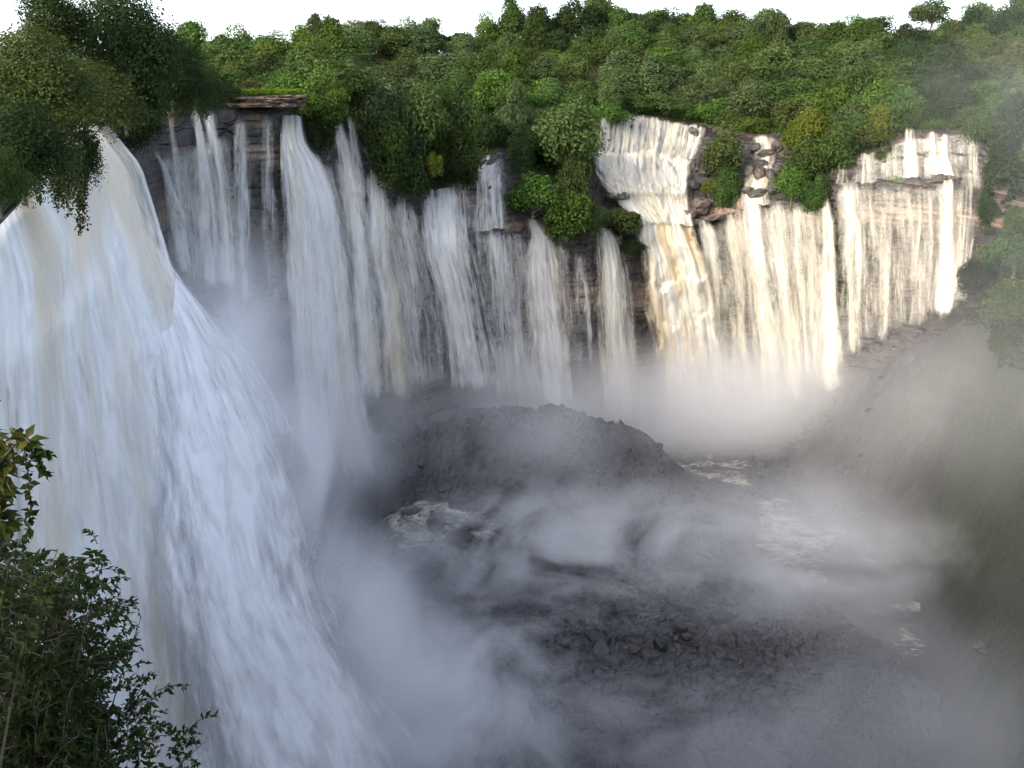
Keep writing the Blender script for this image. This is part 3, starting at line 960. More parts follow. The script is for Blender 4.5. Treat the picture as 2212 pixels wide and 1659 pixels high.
ROCKS = [rock_mesh(k, 4, f) for k, f in enumerate([(1, 0.9, 0.75), (1.1, 0.8, 0.6), (0.9, 0.9, 0.95), (1.2, 0.9, 0.45), (0.8, 0.8, 1.15)])]


def boulder(x, y, rpx, dist, label, kind=0, rot=0.0, group=None, sc=(1, 1, 1), mat=None):
    p = at(x, y, dist)
    r = rpx / FP * float(np.linalg.norm(p))
    o = link("boulder", ROCKS[kind])
    o.location = [float(c) for c in p]
    o.scale = (r * sc[0], r * sc[1], r * sc[2])
    o.rotation_euler = (random.uniform(-0.3, 0.3), random.uniform(-0.3, 0.3), rot)
    tag(o, label, "boulder", group)
    return o


def wd(x, y, off=3.0):
    a, e = azel(x, y)
    return float(wall_dist(a, e)) - off


G1 = "boulders around the upper cascade"
for x, y, r, k, s, lb in [
    (1336, 426, 36, 3, (1.0, 0.8, 0.75), "flat grey slab boulder jutting into the foaming basin"),
    (1430, 392, 26, 1, (1, 1, 0.9), "grey boulder half veiled by the cascade's spray"),
    (1462, 398, 18, 2, (1, 1, 1), "small wet boulder at the right edge of the cascade's spray"),
    (1500, 362, 20, 2, (1, 1, 1.1), "uppermost dark boulder beside the lower trunk of the lone midstream tree"),
    (1523, 372, 20, 0, (1, 1, 1), "dark angular boulder touching the left foot of the lone midstream tree"),
    (1496, 400, 19, 1, (1, 1, 1), "squat black boulder below the uppermost dark boulder"),
    (1512, 448, 38, 0, (1.0, 0.8, 0.85), "largest purple-brown rock at the basin's right edge"),
    (1486, 462, 20, 1, (1, 1, 1), "low dark rock against the basin's lower right rim"),
    (1545, 470, 22, 3, (1, 1, 0.8), "dark rock under the foliage where the lacy fall begins"),
    (1497, 292, 13, 2, (1, 0.8, 1.6), "small upright dark rock standing inside the top of the upper cascade"),
    (1630, 318, 17, 1, (1, 1, 0.9), "dark rock at the head of the boulder rapids"),
    (1655, 332, 20, 0, (1, 1, 0.9), "brown rock splitting the boulder rapids near their head"),
    (1640, 352, 18, 3, (1, 1, 1.1), "flattish rock across the upper part of the boulder rapids"),
    (1678, 318, 15, 2, (1, 1, 1), "rounded rock at the right shore of the rapids' head"),
    (1622, 372, 18, 4, (1, 1, 0.9), "upright rock left of the middle of the boulder rapids"),
    (1644, 380, 18, 4, (1, 1, 1.2), "tall pointed rock in the middle of the boulder rapids"),
    (1668, 382, 15, 4, (1, 1, 1.3), "tall pointed rock right of the middle of the boulder rapids"),
    (1618, 412, 15, 1, (1, 1, 1), "small dark rock beside the head of the cream stream"),
    (1640, 416, 22, 3, (1, 1, 0.9), "broad dark rock where the rapids meet the lip"),
    (1668, 412, 16, 0, (1, 1, 0.8), "small dark rock at the lip next to the hanging tree"),
]:
    boulder(x, y, r, wd(x, y, 3.5), lb, k, random.uniform(0, 3), G1, s)


def floor_pt(x, y):
    """where the ray through a pixel meets the gorge floor"""
    a, e = azel(x, y)
    lo, hi = 60.0, float(Dw(a))
    ds = np.linspace(lo, hi, 600)
    z = floor_z(ds * np.sin(a), ds * np.cos(a), False)
    under = ds * np.tan(e) <= z
    return float(ds[np.argmax(under)]) if under.any() else hi


G2 = "boulders in the foam below the mound"
for x, y, r, k, lb in [
    (915, 1062, 22, 1, "low black rock at the top left of the foam patch"), (958, 1050, 20, 0, "blunt dark rock at the top of the foam patch"),
    (985, 1085, 26, 2, "dark rock in the middle of the foam patch"), (1020, 1072, 20, 1, "flat dark rock at the top right of the foam patch"),
    (1062, 1092, 36, 0, "largest dome-like rock right of the foam patch"), (945, 1125, 27, 2, "round rock in the lower foam patch, left one"),
    (985, 1160, 34, 0, "big round rock at the bottom of the foam patch"), (1030, 1130, 26, 3, "flat rock between the dome-like and the bottom round rock"),
    (890, 1100, 20, 3, "low flat rock at the left shore of the foam patch"),
]:
    boulder(x, y + r * 0.2, r, floor_pt(x, y + r * 0.4), lb, k, random.uniform(0, 3), G2)
for x, y, r, k, lb in [(1478, 978, 14, 2, "small knob of rock on the mound's right shoulder"), (1440, 968, 18, 1, "low rock on the mound's crest left of the small knob")]:
    boulder(x, y, r, floor_pt(x, y + 10), lb, k, 0.5, "rocks on the mound")
boulder(2128, 1398, 26, floor_pt(2128, 1405), "low rock breaking the river into white foam at lower right", 1, 0.4)

# ------------------------------------------------------------------ plants
def leaf_quads(c, n, size, aspect=1.0, rng=None, droop=0.0):
    """one four-cornered leaf clump per point, roughly facing its normal"""
    N = len(c)
    n = n / (np.linalg.norm(n, axis=1, keepdims=True) + 1e-9)
    r = rng.normal(size=(N, 3))
    t = np.cross(n, r)
    t /= np.linalg.norm(t, axis=1, keepdims=True) + 1e-9
    b = np.cross(n, t)
    s = size * rng.uniform(0.6, 1.35, (N, 1))
    t, b = t * s * aspect, b * s
    k = 0.35 * s * n
    v = np.stack([c - b - k * 0.3, c + t * 0.62 + k * 0.2, c + b - k, c - t * 0.62 + k * 0.2], 1)
    return v.reshape(-1, 3), np.arange(4 * N).reshape(-1, 4)


def crown_mesh(name, seed, nl, nleaf, size, shape='round', mat=None):
    """a crown of lobes inside a unit ellipsoid (z from 0 to 1, radius about 0.5 wide)"""
    rng = np.random.default_rng(seed)
    lob = []
    for k in range(nl):
        for _ in range(40):
            p = rng.uniform(-1, 1, 3)
            q = np.linalg.norm(p)
            if 0.35 < q < 0.98:
                break
        if shape == 'round':
            c = np.array([p[0] * 0.36, p[1] * 0.36, 0.5 + p[2] * 0.34])
            r = rng.uniform(0.13, 0.24)
        elif shape == 'tall':
            c = np.array([p[0] * 0.30, p[1] * 0.30, 0.52 + p[2] * 0.42])
            c[:2] *= 1.15 - 0.55 * c[2]
            r = rng.uniform(0.10, 0.18)
        elif shape == 'flat':
            c = np.array([p[0] * 0.42, p[1] * 0.42, 0.68 + p[2] * 0.16])
            r = rng.uniform(0.09, 0.15)
        elif shape == 'mound':
            c = np.array([p[0] * 0.40, p[1] * 0.40, 0.30 + abs(p[2]) * 0.5])
            c[2] *= 1 - 0.8 * (c[0] ** 2 + c[1] ** 2)
            r = rng.uniform(0.14, 0.24)
        else:  # hanging
            c = np.array([p[0] * 0.36, p[1] * 0.30, 0.45 + p[2] * 0.42])
            r = rng.uniform(0.11, 0.19)
        lob.append((c, r, rng.uniform(0, 1), rng.uniform(0.75, 1.05)))
    pts, nrm, tint = [], [], []
    tot = sum(l[1] ** 2 for l in lob)
    for c, r, tn, fl in lob:
        m = int(nleaf * r * r / tot)
        d = rng.normal(size=(m, 3))
        d /= np.linalg.norm(d, axis=1, keepdims=True)
        d[:, 2] = np.where((d[:, 2] < -0.3) & (rng.uniform(size=m) < 0.7), -d[:, 2], d[:, 2])
        bump = 1 + 0.28 * fbm(d[:, 0] * 3 + c[0] * 50, d[:, 1] * 3 + d[:, 2] * 4, seed + 3, 3)
        rad = r * bump * rng.uniform(0.72, 1.08, m)
        if shape == 'flat':
            sc = np.array([1.25, 1.25, 0.55])
        elif shape == 'hang':
            sc = np.array([0.95, 0.95, 1.35])
        else:
            sc = np.array([1.05, 1.05, fl])
        pts.append(c + d * rad[:, None] * sc)
        nrm.append(d * 0.8 + rng.normal(size=(m, 3)) * 0.45 + np.array([0, 0, 0.35]))
        tint.append(np.clip(0.55 * tn + 0.45 * rng.uniform(size=m), 0, 1))
    pts, nrm, tint = np.concatenate(pts), np.concatenate(nrm), np.concatenate(tint)
    v, f = leaf_quads(pts, nrm, size, 1.0, rng)
    return mesh_arrays(name, v, f, mat, False, face_attr={"tint": tint}), lob


def trunk_mesh(name, seed, lob, lean=0.05, r0=0.022, limbs=6, from_z=-0.35, rtop=0.006):
    rng = np.random.default_rng(seed + 99)
    parts = []
    top = np.array([rng.uniform(-lean, lean), rng.uniform(-lean, lean), 0.72])
    zz = np.linspace(from_z, 0.72, 9)
    path = np.stack([np.interp(zz, [from_z, 0.72], [0, top[0]]) + 0.012 * np.sin(zz * 7 + seed), np.interp(zz, [from_z, 0.72], [0, top[1]]) + 0.012 * np.cos(zz * 6 + seed), zz], -1)
    rad = np.interp(zz, [from_z, from_z + 0.06, 0.2, 0.72], [r0 * 1.5, r0, r0 * 0.75, rtop])
    parts.append(tube_arrays(path, rad, 7))
    order = rng.permutation(len(lob))[:limbs]
    for k in order:
        c = lob[k][0]
        z0 = float(np.clip(c[2] - rng.uniform(0.15, 0.35), from_z * 0.3, 0.6))
        b = np.array([np.interp(z0, zz, path[:, 0]), np.interp(z0, zz, path[:, 1]), z0])
        m = 0.5 * (b + c) + np.array([0, 0, -0.04])
        tt = np.linspace(0, 1, 6)[:, None]
        pth = (1 - tt) ** 2 * b + 2 * tt * (1 - tt) * m + tt ** 2 * c
        parts.append(tube_arrays(pth, np.linspace(r0 * 0.5, rtop * 0.5, 6), 5))
    v, f = join_arrays(parts)
    return mesh_arrays(name, v, f, M['bark'], True)


GREENS = {
    'green': foliage_mat("leaves_mid_green", (0.0208, 0.0405, 0.0114), (0.0686, 0.1080, 0.0312)),
    'olive green': foliage_mat("leaves_olive", (0.0249, 0.0405, 0.0125), (0.0831, 0.1101, 0.0353)),
    'fresh green': foliage_mat("leaves_fresh", (0.0270, 0.0540, 0.0114), (0.0872, 0.1391, 0.0290)),
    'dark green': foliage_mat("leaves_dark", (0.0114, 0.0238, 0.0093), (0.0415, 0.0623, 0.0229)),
    'grey-green': foliage_mat("leaves_grey", (0.0260, 0.0426, 0.0177), (0.0831, 0.1121, 0.0457)),
    'yellow-green': foliage_mat("leaves_yellow", (0.0394, 0.0602, 0.0104), (0.1194, 0.1454, 0.0270)),
}
M['grass'] = foliage_mat("bright_grass", (0.06, 0.11, 0.015), (0.17, 0.24, 0.03))
PROTO = {}
for sh, n_l, n_leaf, sz, seeds in [('round', 34, 5200, 0.026, (1, 2, 3)), ('tall', 34, 4600, 0.024, (4, 5)), ('flat', 26, 3400, 0.022, (6, 7)), ('mound', 30, 5200, 0.027, (8, 9)), ('hang', 40, 6500, 0.023, (10, 11))]:
    PROTO[sh] = []
    for s in seeds:
        me, lob = crown_mesh("crown", s, n_l, n_leaf, sz, sh, GREENS['green'])
        PROTO[sh].append((me, trunk_mesh("trunk", s, lob, from_z=-0.02 if sh in ('mound', 'hang') else -0.3)))
BIGPROTO = {}
for sh, n_l, n_leaf, sz, seeds in [('round', 70, 26000, 0.0125, (21,)), ('tall', 70, 22000, 0.012, (22,)), ('mound', 60, 22000, 0.0125, (23, 25)), ('hang', 70, 15000, 0.012, (24,))]:
    BIGPROTO[sh] = []
    for s in seeds:
        me, lob = crown_mesh("crown", s, n_l, n_leaf, sz, sh, GREENS['green'])
        BIGPROTO[sh].append((me, trunk_mesh("trunk", s, lob, limbs=16, r0=0.018, from_z=-0.02 if sh in ('mound', 'hang') else -0.3)))


def plant(name, base, width, height, colour, shape, label, cat, group=None, var=None, protos=None, depth=None, rot=None):
    """crown of the given width, its foot at base; height is that of the crown"""
    pl = (protos or PROTO)[shape]
    me, tm = pl[(var if var is not None else random.randrange(100)) % len(pl)]
    r = empty(name, base)
    a = random.uniform(0, 6.283) if rot is None else rot
    r.rotation_euler = (0, 0, a)
    r.scale = (width, depth or width, height)
    c = link("crown", me, r)
    c.material_slots[0].link = 'OBJECT'
    c.material_slots[0].material = GREENS[colour]
    tr = link("trunk", tm, r)
    tag(r, label, cat, group)
    return r


def plant_px(name, x0, x1, ytop, ybot, dist, colour, shape, label, cat, group=None, var=None, protos=None, rot=None, depth=None):
    """a plant whose crown fills the given span of the picture at the given distance"""
    xc, yc = 0.5 * (x0 + x1), 0.5 * (ytop + ybot)
    p = at(xc, yc, dist)
    rng_ = float(np.linalg.norm(p))
    w = (x1 - x0) / FP * rng_
    top, bot = at(xc, ytop, dist), at(xc, ybot, dist)
    h = float(top[2] - bot[2])
    return plant(name, (p[0], p[1], bot[2]), w / 0.98, h / 0.97, colour, shape, label, cat, group, var, protos, depth, rot)


# the brown ledge with grass on the left --------------------------------------------
plant_px("bush", 468, 530, 176, 236, 343, 'dark green', 'hang', "dark bush growing over the left end of the grassy brown ledge", "bush")
plant_px("bush", 618, 662, 188, 238, 347, 'green', 'hang', "small bush at the right end of the grassy brown ledge", "bush")
led = empty("rock_ledge", at(565, 226, 344))
tag(led, "layered brown rock ledge topped with bright grass on the left rim", "rock ledge")
lm = []
ring_n = 160
ang = np.linspace(0, 2 * np.pi, ring_n, endpoint=False)
for k, (xc, y0, y1, rx0, ry0, seed) in enumerate([(588, 205, 212, 10.3, 7.0, 1), (560, 209, 217, 12.6, 8.5, 2), (580, 215, 222, 11.2, 8.5, 3), (563, 220, 231, 12.9, 9.0, 4)]):
    c0 = at(xc, y0, 346)
    c1 = at(xc, y1, 346)
    cr_ = np.stack([np.cos(ang), np.sin(ang)])
    q = np.floor(ang / 0.28 + 1.5 * fbm(ang * 3, ang * 0 + seed, seed, 2))
    jag = 1 + 0.20 * (hash2(q, q * 0, seed + 50) - 0.5) + 0.14 * fbm(cr_[0] * 4 + 9 * seed, cr_[1] * 4, seed, 4)
    rings = []
    prof = [(0.0, 0.0), (0.03, 0.72), (0.08, 0.90), (0.22, 0.98), (0.45, 1.02), (0.62, 0.97), (0.80, 0.99), (0.95, 0.88), (1.0, 0.0)]
    for n_, (f, g) in enumerate(prof):
        gg = g * (jag + 0.06 * fbm(cr_[0] * 9 + n_, cr_[1] * 9, seed + n_, 3))
        tl_ = 0.6 * (hash2(np.array([seed]), np.array([1]), 3)[0] - 0.5) * cr_[0] * g
        z = c0[2] + (c1[2] - c0[2]) * f + 0.30 * fbm(cr_[0] * 5 * max(g, 0.1), cr_[1] * 5, seed + 8, 3) + tl_
        rings.append(np.stack([c0[0] + rx0 * gg * cr_[0], c0[1] + ry0 * gg * cr_[1], z], -1))
    lm.append((np.concatenate(rings), grid_faces(len(prof), ring_n, wrap=True)))
v, f = join_arrays(lm)
lo = link("rock_slabs", mesh_arrays("rock_slabs", v - np.array(led.location), f, M['ledge'], False), led)


# trees that stand out on the rim ---------------------------------------------------
RIMG = "trees and bushes hanging over the cliff rim"
RIM = [
    ("tree", 648, 758, 148, 300, 360, 'fresh green', 'round', "round bright green tree right beside the grassy ledge", "tree"),
    ("bush", 660, 735, 235, 330, 358, 'dark green', 'hang', "dark bush under the round bright green tree", "bush"),
    ("tree", 752, 880, 165, 330, 384, 'grey-green', 'round', "pale grey-green tree right of the round bright green tree", "tree"),
    ("tree", 780, 900, 235, 405, 376, 'green', 'hang', "mid green tree hanging lowest over the cream stepped fall", "tree"),
    ("tree", 860, 975, 170, 345, 392, 'olive green', 'round', "olive tree in the middle of the overhanging clump", "tree"),
    ("tree", 840, 950, 300, 425, 382, 'dark green', 'hang', "dark green foliage drooping over the streaky grey veil", "tree"),
    ("bush", 915, 962, 325, 380, 378, 'yellow-green', 'hang', "small yellow bush glowing in the dark overhanging clump", "bush"),
    ("tree", 930, 1060, 190, 385, 404, 'green', 'hang', "tall green tree at the right end of the overhanging clump", "tree"),
    ("tree", 950, 1050, 310, 405, 398, 'dark green', 'hang', "dark green foliage just above the wide fanning curtain", "tree"),
    ("tree", 1075, 1150, 185, 320, 445, 'grey-green', 'tall', "narrow pale tree left of the large olive tree", "tree"),
    ("tree", 1095, 1165, 265, 375, 432, 'dark green', 'hang', "dark tree filling the gap above the bright green bush", "tree"),
    ("tree", 1150, 1302, 215, 385, 440, 'olive green', 'round', "large olive tree standing in front of the upper cascade", "tree"),
    ("tree", 1195, 1295, 330, 445, 436, 'olive green', 'hang', "olive foliage under the large olive tree", "tree"),
    ("bush", 1088, 1215, 365, 470, 426, 'fresh green', 'mound', "bright green bush spread over the mid cliff ledge", "bush"),
    ("bush", 1150, 1300, 405, 520, 428, 'fresh green', 'hang', "vine-draped green bush hanging down to the ribbon fall", "bush"),
    ("bush", 1235, 1320, 430, 510, 432, 'green', 'hang', "green bush right above the single bright ribbon fall", "bush"),
    ("bush", 1290, 1392, 445, 512, 448, 'olive green', 'mound', "mossy olive shrub on the rock shoulder beside the basin", "bush"),
    ("bush", 1330, 1395, 505, 555, 450, 'dark green', 'mound', "dark mossy clump below the olive shoulder shrub", "bush"),
    ("tree", 1515, 1612, 268, 400, 486, 'olive green', 'round', "lone olive tree midstream right of the upper cascade", "tree"),
    ("bush", 1535, 1612, 355, 460, 478, 'green', 'hang', "green bush below the lone midstream tree", "bush"),
    ("bush", 1515, 1550, 385, 425, 476, 'yellow-green', 'mound', "tiny yellowish shrub among the dark boulders", "bush"),
    ("tree", 1690, 1790, 235, 345, 492, 'yellow-green', 'round', "yellowish tree on the rim right of the boulder rapids", "tree"),
    ("tree", 1680, 1790, 300, 425, 474, 'green', 'round', "leafy tree on the lip just right of the boulder rapids", "tree"),
    ("tree", 1755, 1862, 270, 405, 478, 'green', 'round', "broad green tree left of the short square drop", "tree"),
    ("bush", 1672, 1750, 350, 445, 464, 'fresh green', 'mound', "fresh green bush at the lip above the dense curtain", "bush"),
    ("bush", 1725, 1800, 370, 462, 462, 'green', 'hang', "tree-like bush hanging lowest over the right lip", "bush"),
    ("tree", 1862, 1960, 222, 325, 478, 'yellow-green', 'round', "yellow-green tree above the dark hollow on the upper step", "tree"),
    ("bush", 1885, 1935, 310, 365, 470, 'olive green', 'hang', "bush drooping beside the short square drop", "bush"),
    ("bush", 2108, 2165, 395, 500, 424, 'dark green', 'hang', "dark shrub at the right end of the veils", "bush"),
    ("bush", 2130, 2260, 490, 600, 396, 'green', 'mound', "green shrub on the strata of the right bank", "bush"),
    ("bush", 2140, 2290, 590, 720, 380, 'fresh green', 'mound', "leafy green mass on the right bank's lower slope", "bush"),
    ("tree", 2085, 2190, 205, 330, 452, 'green', 'round', "hazy tree right above the wide hazy veil", "tree"),
    ("tree", 2150, 2290, 190, 340, 430, 'dark green', 'round', "hazy broad tree at the right picture edge above the bank", "tree"),
    ("bush", 2125, 2200, 310, 420, 425, 'dark green', 'hang', "dark bush hanging right of the wide hazy veil", "bush"),
    ("bush", 2118, 2180, 530, 610, 414, 'dark green', 'hang', "dark bush under the strata, left part of the right bank", "bush"),
    ("bush", 2165, 2240, 440, 520, 402, 'olive green', 'hang', "olive bush hanging over the pale strata at the picture edge", "bush"),
    ("bush", 2100, 2190, 620, 720, 398, 'dark green', 'mound', "dull dark shrub on the bank below the rightmost veil", "bush"),
    ("bush", 2140, 2240, 690, 790, 372, 'green', 'mound', "green shrub midway down the right bank", "bush"),
    ("bush", 2060, 2150, 560, 640, 418, 'dark green', 'hang', "small dark bush where the rightmost veil meets the bank", "bush"),
    ("bush", 2150, 2300, 340, 430, 404, 'dark green', 'mound', "hazy dark bush at the top of the right bank", "bush"),
]
for (nm, x0, x1, yt, yb, d, col, sh, lb, ct) in RIM:
    plant_px(nm, x0, x1, yt, yb, d, col, sh, lb, ct, RIMG)

rim_x = [x for x in range(1316, 2120, 52) if not (1640 < x < 1700)]
for k, x in enumerate(rim_x):
    a_, _ = azel(x, 270)
    yr = float(np.interp(x, WALL[:, 0], WALL[:, 3]))
    nth = ["leftmost", "second", "third", "fourth", "fifth", "sixth", "seventh", "eighth", "ninth", "tenth", "eleventh", "twelfth", "thirteenth", "fourteenth", "fifteenth", "sixteenth"][k]
    ww = random.uniform(34, 52)
    plant_px("bush", x - ww, x + ww, yr - random.uniform(42, 62), yr + random.uniform(-4, 12), float(rim_d(a_)) + 3, random.choice(['green', 'green', 'fresh green', 'olive green']), 'mound',
             f"{nth} bush from the left in the low row along the right rim" if k else "leftmost bush in the low row along the right rim", "bush", "low bushes along the right rim")

# the dark trees upper left -----------------------------------------------------------
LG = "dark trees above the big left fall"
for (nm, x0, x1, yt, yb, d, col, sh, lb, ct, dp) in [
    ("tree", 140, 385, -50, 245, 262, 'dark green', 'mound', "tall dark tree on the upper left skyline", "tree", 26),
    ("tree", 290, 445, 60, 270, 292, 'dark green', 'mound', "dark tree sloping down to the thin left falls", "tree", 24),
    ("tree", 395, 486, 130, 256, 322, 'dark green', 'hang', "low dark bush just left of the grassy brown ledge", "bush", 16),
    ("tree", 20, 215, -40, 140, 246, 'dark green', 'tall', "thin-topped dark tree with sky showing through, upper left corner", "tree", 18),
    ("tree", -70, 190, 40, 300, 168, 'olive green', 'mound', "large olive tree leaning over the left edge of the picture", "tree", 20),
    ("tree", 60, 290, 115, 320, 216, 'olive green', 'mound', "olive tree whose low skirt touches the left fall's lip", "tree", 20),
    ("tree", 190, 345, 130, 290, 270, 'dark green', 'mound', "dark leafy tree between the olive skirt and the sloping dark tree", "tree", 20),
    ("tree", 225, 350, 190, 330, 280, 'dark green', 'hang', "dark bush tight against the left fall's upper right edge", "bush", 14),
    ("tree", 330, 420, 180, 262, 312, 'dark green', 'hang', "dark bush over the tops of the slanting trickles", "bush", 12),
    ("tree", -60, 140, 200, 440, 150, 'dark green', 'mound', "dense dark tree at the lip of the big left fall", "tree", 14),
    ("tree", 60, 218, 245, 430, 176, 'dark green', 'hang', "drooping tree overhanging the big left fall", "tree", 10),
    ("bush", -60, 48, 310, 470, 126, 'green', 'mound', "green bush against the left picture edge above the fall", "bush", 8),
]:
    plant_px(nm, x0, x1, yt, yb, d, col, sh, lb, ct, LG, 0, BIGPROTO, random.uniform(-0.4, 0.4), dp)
plant_px("tree", 340, 440, 60, 190, 330, 'green', 'round', "mid green tree peeping over the sloping dark tree's right side", "tree", LG)

# hanging vines under the overhanging tree
def hanging_vine(x0, y0, y1, d, label, n=5, colour='dark green', spread=14, leaf=0.28, per=90):
    rng = np.random.default_rng(int(x0 * 7 + y1))
    base = at(x0, y0, d)
    root = empty("hanging_vine", base)
    parts, pts, nr = [], [], []
    for k in range(n):
        x = x0 + rng.uniform(-spread, spread)
        yy = np.linspace(y0, y0 + (y1 - y0) * rng.uniform(0.55, 1.0), 14)
        xx = x + np.cumsum(rng.normal(0, spread * 0.08, 14))
        P = at(xx, yy, d + rng.uniform(-1.5, 1.5)) - base
        parts.append(tube_arrays(P, np.linspace(0.05, 0.02, 14), 4))
        tq = rng.uniform(0, 13, per)
        i = tq.astype(int)
        fr_ = (tq - i)[:, None]
        q = P[i] * (1 - fr_) + P[np.minimum(i + 1, 13)] * fr_
        pts.append(q + rng.normal(0, leaf * 1.1, q.shape))
        nr.append(rng.normal(size=q.shape) + np.array([0, -0.6, 0.3]))
    pts, nr = np.concatenate(pts), np.concatenate(nr)
    v, f = leaf_quads(pts, nr, leaf, 0.9, rng)
    link("leaves", mesh_arrays("leaves", v, f, GREENS[colour], False, face_attr={"tint": rng.uniform(size=len(f))}), root)
    v, f = join_arrays(parts)
    link("stems", mesh_arrays("stems", v, f, M['bark'], True), root)
    tag(root, label, "vine", "vines hanging over the left fall")


hanging_vine(168, 330, 520, 168, "longest ragged vine curtain hanging in front of the big left fall", 9, spread=16, per=110)
hanging_vine(198, 300, 372, 176, "short vine tuft at the right tip of the overhanging tree", 6, spread=14)
hanging_vine(135, 350, 470, 164, "shorter vine strands left of the longest vine curtain", 7, spread=16)
hanging_vine(90, 360, 440, 158, "sparse vine strands with bright gaps under the dense dark tree", 5, spread=18, per=60)

for k, (x, y, w, h, lb) in enumerate([(-27, 3, 17, 19, "leafy tree standing on the viewer's bank left of the shrub"), (-40, -14, 20, 20, "leafy tree on the viewer's bank behind the first one"), (-70, 62, 24, 21, "unseen spreading tree added for shade on the cliff top left of the view"), (-92, 84, 24, 22, "second unseen spreading tree added for shade, left of the view beyond the first"),
    (-112, 118, 26, 22, "third unseen spreading tree added for shade, left of the view nearest the big fall"), (-84, 40, 26, 24, "unseen tall tree added for shade, left of the view behind the spreading trees")]):
    plant("tree", (x, y, -4.0 if x > -60 else -12.0), w, h, 'dark green', 'round', lb, "tree", "out-of-view trees added to cast shade")  # out of view, added to cast shade on the shrub, river and right bank

# the forest on the hill --------------------------------------------------------------
FG = "forest trees on the hill behind the falls"
forest = []
az_min, az_max = azel(405, 150)[0], azel(2290, 150)[0]
rngf = np.random.default_rng(11)
cand = []
t_rows = [0.04, 0.13, 0.23, 0.34, 0.46, 0.59, 0.73, 0.86, 0.97, 1.04]
for ri, t in enumerate(t_rows):
    a = az_min + 0.01 * rngf.uniform()
    while a < az_max:
        tt = max(0.012, t + rngf.uniform(-0.035, 0.035))
        d, z = hill(np.array(a), np.array(tt))
        d, z = float(d), float(z)
        wdt = rngf.uniform(19, 30) * (1.06 if ri > 6 else 1.0)
        cand.append((a, d, z, wdt, tt, ri))
        a += wdt * 0.72 / d
forest_px = []
PLACES = [(560, "behind the grassy ledge"), (760, "above the column fall"), (1000, "above the overhanging clump"), (1270, "above the large olive tree"), (1500, "above the upper cascade"),
          (1700, "above the boulder rapids"), (1860, "above the hanging tree"), (2000, "above the square drop"), (2110, "above the splashing jet"), (9999, "above the hazy right bank")]
SHN = {'round': 'round-crowned', 'tall': 'slender', 'flat': 'flat-topped', 'mound': 'low spreading'}


def to_px(p):
    x, y, z = p
    f = y * CP - z * SP
    uu = y * SP + z * CP
    return W / 2 + FP * x / f, H / 2 - FP * uu / f


for (a, d, z, wdt, t, ri) in cand:
    px, py = to_px((d * math.sin(a), d * math.cos(a), z))
    left = px < 640
    if left and t < 0.5:
        wdt *= 0.62
    if px < 660 and t < 0.1:
        continue
    if 1290 < px < 1540 and t < 0.06 and px < 1420:
        wdt *= 0.55
    if px > 1800 and t < 0.1:
        wdt *= 0.75
    q = rngf.uniform()
    top = ri >= 8
    shape = 'round' if q < 0.56 else 'mound' if q < 0.86 else 'tall'
    if left and not top:
        shape = 'mound'
    nzv = float(fbm(px * 0.006, py * 0.012, 77, 2)) + rngf.normal(0, 0.22)
    if px < 700:
        colr = ['fresh green', 'green', 'fresh green', 'olive green', 'green'][rngf.integers(5)]
    elif nzv < -0.25:
        colr = 'dark green'
    elif nzv < 0.0:
        colr = 'green'
    elif nzv < 0.2:
        colr = 'fresh green' if rngf.uniform() < 0.25 else 'green'
    elif nzv < 0.42:
        colr = 'olive green'
    else:
        colr = 'grey-green'
    hgt = wdt * {'round': rngf.uniform(0.72, 0.95), 'mound': rngf.uniform(0.6, 0.8), 'tall': rngf.uniform(1.0, 1.35), 'flat': rngf.uniform(0.75, 0.95)}[shape]
    hgt = min(hgt * 1.12, 24.0)
    if top:
        hgt *= rngf.choice([0.8, 0.95, 1.1, 1.35])
    lift = ({'round': -0.02, 'mound': -0.05, 'tall': 0.0, 'flat': 0.0}[shape]) * hgt
    if t < 0.08:
        lift *= 0.2
        hgt *= 0.9
    forest.append((a, d, z + lift, wdt, hgt, shape, colr, px, py, t, ri))
if len(forest) > 300:
    idx = sorted(rngf.permutation(len(forest))[:300])
    forest = [forest[i] for i in idx]
labels = []
for (a, d, z, wdt, hgt, shape, colr, px, py, t, ri) in forest:
    size = 'small' if wdt < 21 else 'large' if wdt > 28 else 'medium'
    zone = 'skyline' if ri >= 8 else 'upper slope' if ri >= 5 else 'middle slope' if ri >= 2 else 'foot'
    place = next(s for lim, s in PLACES if px < lim)
    labels.append((size, colr, SHN[shape], zone, place))
from collections import defaultdict
buckets = defaultdict(list)
for i, l in enumerate(labels):
    buckets[l].append(i)
ORD = ["leftmost", "second from left", "third from left", "fourth from left", "fifth from left", "sixth from left", "seventh from left"]
final = {}
for l, ids in buckets.items():
    ids.sort(key=lambda i: forest[i][7])
    size, colr, shn, zone, place = l
    where = {"skyline": "on the skyline", "upper slope": "high up", "middle slope": "midway up", "foot": "low down"}[zone]
    for k, i in enumerate(ids):
        if len(ids) == 1:
            final[i] = f"{size} {colr} {shn} tree {where} {place}"
        elif len(ids) == 2:
            final[i] = f"{('left', 'right')[k]} of two {size} {colr} {shn} trees {where} {place}"
        else:
            final[i] = f"{ORD[min(k, 6)]} {size} {colr} {shn} tree {where} {place}"
for i, (a, d, z, wdt, hgt, shape, colr, px, py, t, ri) in enumerate(forest):
    plant("forest_tree", (d * math.sin(a), d * math.cos(a), z), wdt, hgt, colr, shape, final[i], "tree", FG)

